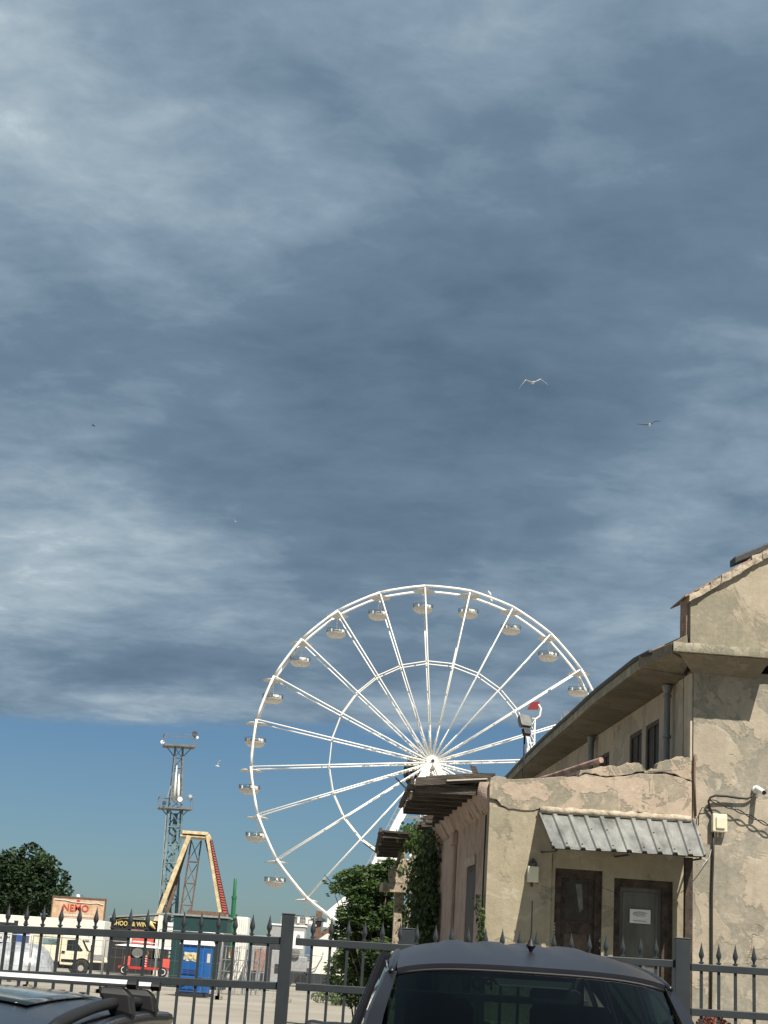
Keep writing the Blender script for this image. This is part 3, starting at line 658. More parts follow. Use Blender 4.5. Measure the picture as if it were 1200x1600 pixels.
for c in (.03,.5,.97):
    p=Vector(aw(c,1,-.03)); q=Vector(aw(c,.02,-.02)); mb.beam(p+Vector((0,.03,-.01)),q,.03,.03); mb.beam(p+Vector((0,.1,-.01)),(q.x,-.01,q.z-.6),.025,.025)
mb.beam(aw(0,.95,-.025),aw(1,.95,-.025),.035,.03); mb.build('awning_bracket','darkmetal',awn)
mb=MB()
for i in range(26):
    c=random.random(); t=random.choice([.08,.5,.93]); p=aw(round(c*10)/10,t,.04); mb.box(p[0]-.012,p[0]+.012,p[1]-.012,p[1]+.012,p[2],p[2]+.012)
mb.build('screws','darkmetal',awn)
# rotten timber eave along the side (two surviving lengths), rafters
def eave_deck(y0,y1,x_a,x_b,nm,seed,zz=4.50,rag=.12):
    mb=MB(); random.seed(seed); y=y0; 
    while y<y1:
        w_=random.uniform(.10,.17); o=x_a+(x_b-x_a)*(y-y0)/(y1-y0)+random.uniform(-.03,rag); j=random.uniform(-.012,.012)
        mb.box(o,XA-.02+random.uniform(-.1,0),y,y+w_-.012,zz+j,zz+.03+j); y+=w_
    mb.rough(.012,3,1,seed); d=mb.build(nm,'wood',an)
    return d
eave_deck(.10,4.1,-4.56,-4.40,'eave_boards',5); eave_deck(4.1,7.6,-3.85,-3.70,'eave_boards',6,rag=.3); eave_deck(9.6,16.2,-4.36,-3.97,'eave_boards',8)
random.seed(9)
for y,xo,ww in [(q,-4.52+q*.03,.10) for q in (.15,.75,1.4,2.1,2.8,3.5,4.0)]+[(q,-3.80,.10) for q in (4.8,5.6,6.4,7.2)]+[(q,-4.30+(q-9.7)*.055,.12) for q in (9.7,10.7,11.8,12.9,14.0,15.1,16.1)]:
    mb=MB(); mb.beam((xo+random.uniform(0,.08),y,4.435),(XA-.02,y,4.46),.09,ww); mb.rough(.012,4,1,y); mb.build('rafter','wood',an)
for (xa_,ya_,xb_,yb_) in ((-4.57,.05,-4.42,4.0),(-4.36,9.5,-3.98,16.1)):
    mb=MB(); mb.hexa([(xa_,ya_,4.49),(xa_+.06,ya_,4.49),(xb_+.06,yb_,4.49),(xb_,yb_,4.49),(xa_,ya_,4.585),(xa_+.06,ya_,4.585),(xb_+.06,yb_,4.585),(xb_,yb_,4.585)]); mb.rough(.02,2.5,2); mb.build('fascia_board','wood',an)
mb=MB(); mb.hexa([(-4.50,.02,4.47),(XA+.02,.02,4.62),(XA+.02,.10,4.62),(-4.50,.10,4.47),(-4.50,.02,4.61),(XA+.02,.02,4.75),(XA+.02,.10,4.75),(-4.50,.10,4.61)]); mb.rough(.015,4,3); mb.build('barge_board','wood',an)
mb=MB(); mb.hexa([(-4.3,.14,4.62),(XA+.1,.14,4.75),(XA+.1,3.8,4.75),(-4.3,3.8,4.62),(-4.3,.14,4.655),(XA+.1,.14,4.785),(XA+.1,3.8,4.785),(-4.3,3.8,4.655)]); mb.rough(.02,4,3); mb.build('roof_boards','wood',an)
mb=MB(); mb.beam((-4.0,.0,4.585),(-3.35,.0,4.66),.02,.022); mb.build('split_batten','woodlight',an)
for (pa,pb,yy) in (((618,1215),(641,1239),.2),((568,1317),(590,1334),12.4),((548,1357),(560,1366),20),((507,1367),(518,1379),26)):
    mb=MB(); q0=H(*pa,yy); q1=H(*pb,yy); mb.beam((q0[0],yy,q0[1]),(q1[0],yy,q1[1]),.045 if yy<15 else .035,.02); mb.build('gutter_bracket','cable',an)
# ruined loggia: piers and broken lintel
mb=MB(); random.seed(12)
mb.box(-3.20,-2.96,14.6,14.9,0,3.45); mb.rough(.02,2.5,3); mb.build('pier','stone',an)
mb=MB(); mb.box(-3.50,-3.28,14.8,15.1,0,3.50); mb.rough(.02,2.5,3); mb.build('pier','stone',an)
mb=MB(); mb.box(-3.86,-2.8,14.5,15.1,3.46,3.66); mb.box(-3.65,-2.9,14.5,15.2,3.67,3.90); mb.box(-3.2,-2.9,14.6,15.2,3.91,4.30); mb.rough(.05,2.5,3); mb.build('broken_lintel','stone',an)
mb=MB()
for _ in range(22):
    x_=random.uniform(-3.7,-2.95); y_=random.uniform(14.3,15.0); z_=random.uniform(3.65,4.3); a_=random.uniform(.06,.16)
    mb.box(x_,x_+a_,y_,y_+a_,z_,z_+a_*.7)
for _ in range(10):
    x_=random.uniform(-3.7,-2.9); mb.beam((x_,14.6,random.uniform(3.6,4.0)),(x_+random.uniform(-.3,.3),14.7,random.uniform(4.0,4.5)),.06)
mb.rough(.03,5,1); o=mb.build('rubble_masonry','stone',an); o['kind']='stuff'
# things lying on the annex roof
mb=MB(); p0=H(868,1212,1.0); p1=H(937,1189,.15)
mb.tube([(p0[0]-.3,2.2,p0[1]-.03),(p0[0],1.2,p0[1]+.02),(p1[0],.02,p1[1])],.048,12); o=mb.build('plastic_pipe','maroon',smooth=40); o.location=BO; o.rotation_euler=(0,0,YAW)
tag(o,'maroon plastic pipe lying across the top of the broken parapet','pipe')
mb=MB(); mb.tube([(-2.9,.6,4.70),(-2.2,.7,4.74),(-1.7,.5,4.86),(-1.45,.4,4.90)],.018,6); o=mb.build('roof_cable','steel',smooth='all'); o.location=BO; o.rotation_euler=(0,0,YAW)
tag(o,'thin grey cable running along the annex roof behind the parapet','cable')
mb=MB(); mb.tube([(-3.0,.9,4.66),(-2.3,.95,4.76),(-1.6,.9,4.98),(-1.35,.8,5.02)],.012,6); o=mb.build('roof_cable','cable',smooth='all'); o.location=BO; o.rotation_euler=(0,0,YAW)
tag(o,'black upper cable sloping up over the annex roof to the big wall','cable')
mb=MB(); random.seed(3)
for _ in range(46):
    x_=random.uniform(-3.1,-1.2); a_=random.uniform(.03,.09); mb.box(x_,x_+a_,.35+random.random()*.5,.5+random.random()*.5,4.36,4.64+random.uniform(0,.09)+(x_+3.1)*.05)
mb.rough(.03,6,1); o=mb.build('roof_rubble','stone'); o.location=BO; o.rotation_euler=(0,0,YAW)
tag(o,'heap of broken masonry on the annex roof behind the parapet','rubble'); o['kind']='stuff'
q0=H(736,1196,.2); q1=H(745,1214,.2)
mb=MB(); mb.hexa([(q0[0]-.02,.15,q0[1]),(q0[0]+.07,.15,q0[1]-.01),(q0[0]+.07,.19,q0[1]-.01),(q0[0]-.02,.19,q0[1]),(q1[0]-.05,.13,q1[1]-.03),(q1[0]+.05,.13,q1[1]-.03),(q1[0]+.05,.18,q1[1]-.03),(q1[0]-.05,.18,q1[1]-.03)]); mb.rough(.01,8,1)
o=mb.build('roof_tile','wood'); o.location=BO; o.rotation_euler=(0,0,YAW); tag(o,'single dark slipped tile standing upright on the rotten eave boards','tile')
# floodlight on a pole
fl=thing('floodlight','dark floodlight on a thin black pole on the annex roof beside the eaves','floodlight',BO,YAW)
yy=3.0; a=H(818,1200,yy); b=H(820,1142,yy); c=H(819,1128,yy)
mb=MB(); mb.tube([(a[0],yy,4.36),(a[0],yy,a[1]),(b[0],yy,b[1])],.018,8); mb.build('pole','cable',fl,smooth='all')
mx=Matrix.Translation((c[0],yy,c[1]))@Matrix.Rotation(R(25),4,'Z')@Matrix.Rotation(R(-25),4,'X')
mb=MB(); mb.loft([[(mx@Vector((x_*s_,y_,z_*s_))) for x_,z_ in ((-.10,-.12),(.10,-.12),(.12,-.08),(.12,.09),(.09,.12),(-.09,.12),(-.12,.09),(-.12,-.08))] for y_,s_ in ((-.07,1),(.0,1.0),(.07,.7),(.11,.45))]); mb.build('lamp_head','gutter',fl,bevel=.01)
mb=MB(); mb.box(-.07,.07,-.04,.05,-.27,-.14,mx); mb.build('driver_box','darkmetal',fl,bevel=.01)
# grass tufts on the eaves
for (px,py,lab) in ((888,1117,'dry grass tuft on the roof edge nearest the corner'),(856,1150,'low dry grass tuft on the roof edge further down')):
    g=G(px,py+3,6.98); mb=MB()
    for _ in range(70 if px<1000 else 22):
        ox=random.gauss(0,.16); oy=random.gauss(0,.6); h=random.uniform(.08,.22); p=g+BXv*(ox*.3+.05)+BYv*oy; q=p+Vector((random.gauss(0,.05),random.gauss(0,.08),h))
        mb.face([p+Vector((-.006,0,0)),p+Vector((.006,0,0)),q])
    o=mb.build('grass_tuft','dry'); tag(o,lab,'grass')

# ---- things fixed to the front wall
def wallobj(o): o.location=BO; o.rotation_euler=(0,0,YAW); return o
def hp(px,py,y=-.02): q=H(px,py,y); return (q[0],y,q[1])
mb=MB(); a=H(1113,1271,-.1); b=H(1136,1301,-.1); mb.box(a[0],b[0],-.13,-.003,b[1],a[1])
jb=wallobj(mb.build('junction_box','cream',bevel=.015)); tag(jb,'cream plastic junction box on the tall wall below the security camera','junction box')
mb=MB(); mb.box(a[0]+.05,b[0]-.04,-.155,-.128,b[1]+.05,a[1]-.05); mb.build('cover','cream',jb,bevel=.03)
mb=MB(); 
for dx in (.05,.1,.17,.2): mb.tube([(a[0]+dx,-.07,b[1]),(a[0]+dx,-.06,b[1]-.08)],.008,6)
mb.build('cable_gland','cream',jb)
mb=MB(); mb.tube([hp(1115,1301,-.05),hp(1114,1340,-.03),hp(1112,1400,-.03),hp(1112,1480,-.03),hp(1110,1620,-.03)],.021,8)
o=wallobj(mb.build('cable','cable',smooth='all')); tag(o,'thick black cable dropping straight down from the cream junction box','cable')
mb=MB(); mb.tube([hp(1113,1272,-.04),hp(1109,1262,-.06),hp(1107,1252,-.08),hp(1110,1246,-.09),hp(1118,1243,-.09),hp(1135,1244,-.08),hp(1155,1247,-.07),hp(1168,1248,-.06),hp(1174,1245,-.06),hp(1178,1240,-.06)],[.018,.018,.018,.018,.020,.020,.019,.018,.016,.014],8)
o=wallobj(mb.build('cable','cable',smooth='all')); tag(o,'black conduit curving from the junction box up to the camera','cable')
for k,(ph,lab) in enumerate(((0,'upper sagging black cable running to the right edge of the tall wall'),(math.pi,'lower sagging black cable twisted round the upper one on the tall wall'))):
    mb=MB(); pts_=[]
    for i in range(30):
        t=i/29; px=1110+t*130; py=1250+t*62-14*math.sin(math.pi*t)*.3+2.2*math.sin(t*22+ph); q=H(px,py,-.09); pts_.append((q[0],-.09+.02*math.cos(t*22+ph),q[1]))
    mb.tube(pts_,.009,6); o=wallobj(mb.build('cable','cable',smooth='all')); tag(o,lab,'cable')
mb=MB(); mb.tube([hp(1091,1290,-.04),hp(1092,1272,-.05),hp(1097,1262,-.06),hp(1108,1262,-.05)],.008,6); o=wallobj(mb.build('cable','cable',smooth='all')); tag(o,'thin black wire looping from the parapet corner to the conduit','cable')
mb=MB(); mb.tube([hp(1086,1180,-.02),hp(1085,1220,-.03),hp(1087,1275,-.02)],.018,6); o=wallobj(mb.build('cable','brownsteel',smooth='all')); tag(o,'rusty pipe running down the joint between parapet and tall wall','pipe')
mb=MB(); mb.tube([hp(1085,1346,-.3),hp(1090,1353,-.2),hp(1098,1352,-.08),hp(1108,1340,-.03),hp(1112,1325,-.02)],.006,5); o=wallobj(mb.build('cable','steel',smooth='all')); tag(o,'thin pale wire hanging under the right end of the awning','cable')
sc_=thing('security_camera','small white bullet security camera on the tall wall','security camera',BO,YAW)
c=hp(1181,1234,-.02)
mb=MB(); mb.lathe([(.065,0),(.065,.03),(.05,.045)],(0,0,0),16,Matrix.Translation(c)@Matrix.Rotation(R(90),4,'X')); mb.build('base','white',sc_,smooth=40)
cv=Vector(c); p0=cv+Vector((.0,-.05,.02)); p1=cv+Vector((.05,-.27,-.07))
mb=MB(); mb.tube([p0,p0+(p1-p0)*.98],.043,14); mb.build('housing','white',sc_,smooth=40)
mb=MB(); mb.tube([p0+(p1-p0)*.985,p1+(p1-p0)*.03],.036,14); mb.build('lens','black',sc_,smooth=40)
mb=MB(); mb.tube([cv+Vector((.02,-.06,-.06)),cv+Vector((-.01,-.04,-.11))],.014,8); mb.build('plug','white',sc_)
# meter/lamp box on annex
lb=thing('wall_lantern','cream box lamp with a dark bracket on the annex wall left of the doors','wall lamp',BO,YAW)
a=H(825,1353,-.12); b=H(841,1379,-.12)
mb=MB(); mb.box(a[0],b[0],-.15,-.02,b[1],a[1]); mb.build('body','cream',lb,bevel=.012)
mb=MB(); cx=(a[0]+b[0])/2
mb.tube([(cx-.05,-.08,a[1]),(cx-.05,-.08,a[1]+.06),(cx,-.08,a[1]+.12),(cx+.05,-.08,a[1]+.06),(cx+.05,-.08,a[1])],.012,6); mb.box(cx-.015,cx+.015,-.1,-.002,a[1]+.05,a[1]+.08); mb.tube([(cx-.01,-.08,b[1]),(cx-.01,-.08,b[1]-.07)],.018,6); mb.build('bracket','darkmetal',lb)
mb=MB(); mb.tube([hp(838,1380,-.05),hp(848,1383,-.03),hp(857,1376,-.02),hp(862,1362,-.015),hp(863,1335,-.012)],.007,5); o=wallobj(mb.build('cable','cable',smooth='all')); tag(o,'thin black wire from the lantern to the left door frame','cable')

# ================================================================== FERRIS WHEEL
WY=150; wc=W(673,1190,WY); WYAW=R(2.2); WR=17.40
wc=wc+Vector((.05,0,-.17))
fw=thing('ferris_wheel','tall white ferris wheel with open round gondolas','ferris wheel',(wc.x,wc.y,0),WYAW)
zc=wc.z; HB=1.25
def rp(r,a,y): return Vector((r*math.cos(R(a)),y,zc+r*math.sin(R(a))))
PH=95.4
for y in (-HB,HB):
    mb=MB()
    for k in range(24):
        a0=PH+15*k; pts_=[rp(WR*(1+.0035*math.sin(math.pi*t/4)*0),a0+15*t/4,y) for t in range(5)]
        pts_=[rp(WR*math.cos(R(0))*(1-.5*(1-math.cos(R(7.5)))*math.sin(math.pi*t/4)),a0+15*t/4,y) for t in range(5)]
        mb.tube(pts_,.130,6,cap=True)
    mb.build('rim','whitewheel',fw,smooth='all')
mb=MB()
for k in range(24):
    mb=MB(); a0=PH+15*k; mb.tube([rp(WR,a0,-HB),rp(WR,a0,HB)],.09,6)
    mb.build('cross_tie','whitewheel',fw,smooth='all'); mb=MB()
for y_ in (-1,1):
    mb=MB(); mb.tube([rp(WR*.57,PH+15*k,y_*HB*.62) for k in range(24)],.062,5,closed=True); mb.build('inner_ring','whitewheel',fw,smooth='all')
for k in range(24):
    a0=PH+15*k; mb=MB()
    for sgn in (-1,1):
        mb.tube([rp(.5,a0,sgn*.85),rp(WR*.57,a0,sgn*HB*.80),rp(WR,a0,sgn*HB)],.070,6)
    n=9
    for i in range(n):
        r0=1.6+i*(WR-1.9)/n; r1=1.6+(i+1)*(WR-1.9)/n; s_=1 if i%2 else -1
        if i<3: mb.tube([rp(r0,a0,s_*(.85+.3*r0/WR)),rp(r1,a0,-s_*(.85+.3*r1/WR))],.032,4)
    mb.build('spoke','whitewheel',fw,smooth='all')
    mb=MB()                                         # short A-strut towards hub on the side of each spoke
    if k%1==0:
        for sgn in (-1,1): mb.tube([rp(.6,a0+7,sgn*.85),rp(3.6,a0+.5,sgn*.93)],.04,5)
        mb.tube([rp(2.2,a0+3,-.89),rp(2.2,a0+3,.89)],.03,4)
        mb.build('spoke_strut','whitewheel',fw,smooth='all')
RX=Matrix.Rotation(R(90),4,'X')
mb=MB(); mb.lathe([(.55,-1.1),(.62,-1.0),(.62,1.0),(.55,1.1)],(0,0,zc),28,RX); mb.build('hub','whitewheel',fw,smooth=40)
mb=MB(); mb.lathe([(.50,1.1),(.50,1.18),(.30,1.18),(.30,1.3),(.16,1.32),(.16,1.9)],(0,0,zc),20,RX); mb.build('hub_cap','whitedirty',fw,smooth=40)
mb=MB(); mb.lathe([(.17,1.9),(.17,1.96)],(0,0,zc),14,RX); mb.build('axle_end','hubdark',fw)
mb=MB(); mb.lathe([(1.8,-1.85),(1.8,-1.55),(1.7,-1.5)],(-.75,0,zc-.75),30,RX); mb.build('drive_drum','hubdark',fw,smooth=40)
# A-frames
for (nm,y0,y1,sp) in (('support_leg',-1.75,-3.3,9.6),('support_leg',1.9,3.6,9.6)):
    for sgn in (-1,1):
        mb=MB(); top_=Vector((sgn*.35,y0,zc-.25)); ft=Vector((sgn*sp,y1,.6)); n=16
        for o_ in ((-.32,-.3),(.32,-.3),(-.32,.3),(.32,.3)): mb.beam(top_+Vector((o_[0]*.8,o_[1],0)),ft+Vector((o_[0]*1.2,o_[1],0)),.16)
        mb.beam(top_,ft,.62,.5)
        mb.build(nm,'whitewheel',fw)
        if sgn<0 and y0<0:
            mb=MB(); off=Vector((-.75,0,.05))
            mb.beam(top_+off+(ft-top_)*.06,ft+off,.06)
            for i in range(34): p=top_+(ft-top_)*(.06+i/36); mb.beam(p+off,p+Vector((-.3,0,0)),.05)
            mb.build('leg_ladder','steel',fw)
mb=MB()
for y in (-1.95,2.1):
    mb.beam((-2.6,y*1.2,zc-5),(2.6,y*1.2,zc-5),.18); mb.beam((-4.7,y*1.5,zc-9.5),(4.7,y*1.5,zc-9.5),.2)
    for s_ in (-1,1): mb.beam((s_*.35,y,zc-.6),(s_*1.0,y*1.8,.5),.22); 
    for i in range(8):
        z0=zc-1.5-i*2.2; mb.beam((-.4-i*.08,y,z0),(.4+(i+1)*.08,y,z0-2.2),.08)
mb.build('cross_bracing','whitewheel',fw)
mb=MB(); mb.box(-11,11,-4.8,4.8,.12,.75); mb.box(-4.5,4.5,-7,-4.8,.12,.9); mb.build('base_frame','whitedirty',fw)
mb=MB()
for i in range(24): mb.box(-11+i*.95,-10.95+i*.95,-4.85,-4.8,.75,1.8)
mb.box(-11,11,-4.87,-4.81,1.75,1.82); mb.build('base_railing','steel',fw)
# gondolas
gproto=None
for k in range(24):
    a0=PH+15*k; n_=rp(WR,a0,0)
    if gproto is None:
        g=bpy.data.objects.new('gondola',None); C.objects.link(g); g.parent=fw; gproto=g
        mb=MB(); mb.lathe([(1.1,-.32),(1.13,-.28),(.75,-.16),(.12,-.08)],(0,0,0),20); mb.build('gondola_roof','canopyw',g,smooth=50)
        mb=MB(); mb.tube([(0,0,-.1),(0,0,-1.75)],.05,6); mb.build('hanger','whitewheel',g)
        mb=MB(); mb.lathe([(.25,-2.55),(.62,-2.48),(.90,-2.30),(1.0,-2.05),(.97,-2.05),(.86,-2.28),(.6,-2.44),(.2,-2.50)],(0,0,0),22,cap=False); mb.lathe([(.0,-2.56),(.27,-2.54)],(0,0,0),22); mb.build('tub','tub',g,smooth=50)
        mb=MB(); mb.lathe([(1.0,-2.045),(1.03,-1.68)],(0,0,0),22,cap=False); mb.build('tub_screen','clear',g,smooth='all')
        mb=MB(); mb.tube([(1.03*math.cos(i*R(18)),1.03*math.sin(i*R(18)),-1.66) for i in range(20)],.022,5,closed=True)
        for i in range(0,20,4): mb.tube([(1.0*math.cos(i*R(18)),1.0*math.sin(i*R(18)),-2.05),(1.03*math.cos(i*R(18)),1.03*math.sin(i*R(18)),-1.66)],.018,4)
        mb.build('tub_rail','gutter',g)
        mb=MB(); mb.lathe([(.2,-2.5),(.20,-1.78),(.33,-1.76),(.33,-1.72)],(0,0,0),14)
        for aa in (200,250,300,340,20,70,120,160):
            x_,y_=.72*math.cos(R(aa)),.72*math.sin(R(aa))
            if aa in (340,300,200): 
                mxx=Matrix.Translation((x_,y_,0))@Matrix.Rotation(R(aa),4,'Z'); mb.box(-.05,.06,-.30,.30,-2.15,-1.72,mxx); mb.box(-.3,-.05,-.28,.28,-2.2,-2.1,mxx)
        mb.build('seats','white',g)
    else:
        g=gproto.copy(); C.objects.link(g); g.parent=fw
        for ch in list(gproto.children):
            c_=ch.copy(); C.objects.link(c_); c_.parent=g
    g.location=(n_.x,n_.y,n_.z); g.rotation_euler=(0,0,R(random.uniform(-15,15)))
# ================================================================== FLOODLIGHT MAST (lattice)
def lattice(mb,x0,y0,w0,z0,x1,y1,w1,z1,n,r,rd):
    cs=[]
    for t in range(n+1):
        q=t/n; z_=z0+(z1-z0)*q; w_=w0+(w1-w0)*q; cx_=x0+(x1-x0)*q; cy_=y0+(y1-y0)*q
        cs.append([Vector((cx_+sx*w_/2,cy_+sy*w_/2,z_)) for sx,sy in ((-1,-1),(1,-1),(1,1),(-1,1))])
    for j in range(4): mb.beam(cs[0][j],cs[-1][j],r)
    for t in range(n):
        for j in range(4):
            k=(j+1)%4; mb.beam(cs[t][j],cs[t][k],rd)
            mb.beam(cs[t][j],cs[t+1][k],rd) if t%2 else mb.beam(cs[t][k],cs[t+1][j],rd)
ms=W(281,1150,130); TILT=R(1.9); base=W(262,1430,130)
mt=thing('light_mast','tall steel lattice light mast with two railed platforms','light mast',(ms.x-math.tan(TILT)*(-ms.z),130,0),R(12))
mt.rotation_euler=(0,-TILT,R(12))
zt=W(281,1168,130).z; zm=W(272,1265,130).z
mb=MB(); lattice(mb,0,0,1.5,0,0,0,1.10,zm,9,.15,.08); mb.box(-.1,.25,-.1,.1,.5,zm-.3); mb.beam((-.35,.3,.5),(-.3,.3,zm-.2),.10); mb.build('mast_lower','teal',mt)
mb=MB(); lattice(mb,0,0,1.0,zm,0,0,.62,zt,6,.10,.05); mb.build('mast_upper','gutter',mt)
def platform(z0,w_,d_,hh,nm):
    mb=MB(); mb.box(-w_/2,w_/2,-d_/2,d_/2,z0,z0+.14); 
    for s_ in (-1,1): mb.beam((s_*w_/2*.8,0,z0),(s_*.35,0,z0-.8),.07)
    p=mb.build(nm,'gutter',mt)
    mb=MB()
    for x_ in (-w_/2,w_/2):
        for y_ in (-d_/2,d_/2): mb.beam((x_,y_,z0+.1),(x_,y_,z0+hh),.05)
    for z_ in (z0+hh,):
        for y_ in (-d_/2,d_/2): mb.beam((-w_/2,y_,z_),(w_/2,y_,z_),.05)
        for x_ in (-w_/2,w_/2): mb.beam((x_,-d_/2,z_),(x_,d_/2,z_),.05)
    mb.build('railing','gutter',p); return p
platform(zt,2.6,1.8,1.0,'platform'); platform(zm,2.7,1.8,.95,'platform')
for (x_,y_,z_,r_,mm_) in ((1.2,-.3,zt+1.15,.24,'hubdark'),(1.42,-.4,zt+.85,.11,'white'),(-1.45,-.4,zt+.30,.16,'white'),(.25,-1.1,zm+.75,.20,'white'),(1.1,-.9,zm+1.05,.15,'greybox'),(-1.0,-.9,zm+.4,.18,'hubdark')):
    mb=MB(); mb.lathe([(r_*.5,-.22),(r_*.9,-.1),(r_,.1)],(x_,y_,z_),14,Matrix.Rotation(R(80),4,'X')); mb.build('lamp',mm_,mt,smooth=40)
mb=MB(); mb.tube([(-.2,-.6,zm+.6),(-.16,-.58,zm+2.2),(-.12,-.5,zm+3.6)],[.14,.10,.03],8); mb.tube([(.15,-.6,zm+.6),(.12,-.58,zm+1.7),(.1,-.5,zm+2.9)],[.14,.11,.03],8); mb.build('folded_parasol','whitedirty',mt,smooth='all')
mb=MB(); mb.beam((-.9,-.55,.5),(-.72,-.5,zm+.1),.07); mb.beam((-.75,-.5,zm+.9),(-.5,-.5,zm+1.9),.07); mb.build('cable_duct','steel',mt)

# ================================================================== RIDE (A-frame)
YR=126
rd=thing('fairground_ride','cream four-legged fairground ride tower with red lamp strips behind the green booth','fairground ride',(W(307,1300,YR).x,YR,0),R(4))
ox=W(307,1300,YR).x
def rl(px,py,yo=0): p=W(px,py,YR+yo); return Vector((p.x-ox,yo,p.z))
for (a,b,yo,mm_) in (((294,1306),(242,1440),-1.2,'yellowsteel'),((323,1304),(345,1440),-1.2,'yellowsteel'),((296,1310),(258,1440),1.2,'brownsteel'),((325,1312),(352,1440),1.2,'brownsteel')):
    p=rl(*a,yo); q=rl(*b,yo); q2=q+(q-p)*((p.z-.2)/(p.z-q.z)-1)
    mb=MB(); mb.beam(p,q2,.34,.36); mb.build('leg',mm_,rd,bevel=.02)
mb=MB(); p=rl(286,1302); q=rl(326,1303); mb.box(p.x,q.x,-1.4,1.4,p.z-.12,p.z+.12); mb.box(p.x-.15,q.x+.25,-1.3,1.3,p.z-.34,p.z-.20); mb.build('top_beam','yellowsteel',rd,bevel=.02)
mb=MB(); p=rl(304,1309); lattice(mb,-.5,0,.85,.2,.05,0,.80,p.z-.2,6,.09,.06); mb.build('lattice_tower','brownsteel',rd)
p=rl(327,1312,-1.45); q=rl(347,1428,-1.45)
for i in range(30):
    t=i/29; c_=p+(q-p)*t; mb=MB(); w_=.10+.26*t
    mb.hexa([c_+Vector((-.02,-.05,-.05)),c_+Vector((w_,-.05,-.09)),c_+Vector((w_,.05,-.09)),c_+Vector((-.02,.05,-.05)),c_+Vector((-.02,-.05,.07)),c_+Vector((w_,-.05,.02)),c_+Vector((w_,.05,.02)),c_+Vector((-.02,.05,.07))])
    o=mb.build('lamp_strip','redlamp' ,rd)
mb=MB(); mb.hexa([p+Vector((-.05,.06,0)),p+Vector((.15,.06,0)),p+Vector((.15,.14,0)),p+Vector((-.05,.14,0)),q+Vector((-.05,.06,0)),q+Vector((.42,.06,0)),q+Vector((.42,.14,0)),q+Vector((-.05,.14,0))]); mb.build('strip_backing','hubdark',rd)
mb=MB(); mb.box(-3,3.2,-2.4,2.4,.01,.5); mb.build('ride_base','greybox',rd)

# ================================================================== YARD THINGS
def boxthing(name,label,cat,pxl,pxr,pyt,Y,depth,m,z0=0,rz=0,group=None,bev=.03):
    a=W(pxl,pyt,Y); b=W(pxr,pyt+(pxr-pxl)*.0646,Y); w_=b.x-a.x; t=thing(name,label,cat,((a.x+b.x)/2,Y,0),rz,group)
    t['w']=w_; t['h']=a.z
    mb=MB(); mb.box(-w_/2,w_/2,0,depth,z0,a.z); mb.build('body',m,t,bevel=bev)
    return t,w_,a.z
# long white trailer
t,w_,h=boxthing('trailer','long white box trailer parked behind the cream truck','trailer',-40,164,1426,100,2.6,'whitedirty',z0=.75)
mb=MB(); mb.box(-w_/2,w_/2,-.03,-.003,h-.72,h-.60); mb.build('side_rail','gutter',t)
for x_ in (-3.2,-2.3,2.6):
    mb=MB(); mb.lathe([(.28,-.12),(.48,-.12),(.5,-.05),(.5,.1),(.46,.14),(.2,.12)],(x_,.05,.5),18,Matrix.Rotation(R(90),4,'X')); mb.build('wheel','rubber',t,smooth=40)
mb=MB(); 
for i in range(9): mb.box(-w_/2+.5+i*.85,-w_/2+.53+i*.85,-.02,-.003,.8,h-.75)
mb.build('panel_seams','greybox',t)
mb=MB(); mb.box(-w_/2+.3,w_/2-.3,.3,2.3,.55,.745); mb.box(w_/2-1.2,w_/2-1.05,.1,.25,0,.6); mb.build('chassis','hubdark',t)
# box truck facing right
YT=95
ox=W(110,1500,YT).x
tk=thing('box_truck','cream box truck facing right with its cab beside the shooting stall','truck',(ox,YT,0))
def tx(px): return W(px,1500,YT).x-ox
zt_=W(128,1463,YT).z
mb=MB(); x0=tx(46); x1=tx(92); mb.box(x0-.9,x1,-.1,2.1,.72,zt_+.42); mb.build('cargo_box','creamtruck',tk,bevel=.03)
mb=MB(); 
for i in range(7): mb.box(x0-.8+i*.40,x0-.785+i*.40,-.112,-.102,.75,zt_+.35)
mb.box(x0-.9,x1,-.125,-.102,.70,.78); mb.build('box_ribs','greybox',tk)
mb=MB(); mb.box(tx(64),tx(88),-.128,-.104,zt_-.55,zt_-.22); mb.build('blue_band','teal',tk)
textmesh('lettering','TGA',.26,'gutter',tk,facing((tx(80),-.14,zt_-.40)))
# cab side profile
prof=[(tx(93),.55),(tx(93),zt_),(tx(119),zt_+.02),(tx(124),zt_-.08),(tx(142),zt_-.92),(tx(158),zt_-1.15),(tx(161),.85),(tx(161),.5)]
mb=MB(); mb.prism([(a,b) for a,b in prof],lambda a,b,c:(a,c,b),2.0); mb.build('cab','creamtruck',tk,bevel=.06)
mb=MB(); mb.prism([(tx(102),zt_-.85),(tx(102),zt_-.25),(tx(114),zt_-.22),(tx(128),zt_-.80),(tx(126),zt_-.86)],lambda a,b,c:(a,-.012-c*0+c,b),.02); 
mb.build('side_window','sunroof',tk)
mb=MB(); mb.prism([(tx(125),zt_-.22),(tx(127),zt_-.2),(tx(139),zt_-.86),(tx(134),zt_-.80)],lambda a,b,c:(a,-.014+c,b),2.03)
mb.build('windscreen','sunroof',tk)
mb=MB(); mb.box(tx(143),tx(162)+.03,-.03,-.004,.95,1.25); mb.build('headlight','steel',tk)
mb=MB(); mb.box(tx(142),tx(163),-.05,2.05,.38,.80); mb.build('bumper','plastic',tk,bevel=.03)
mb=MB(); mb.box(tx(96)-.02,tx(115),-.02,-.004,.72,.88); mb.box(tx(95),tx(100),-.05,-.004,1.22,1.34); mb.build('door_handle','plastic',tk)
mb=MB()
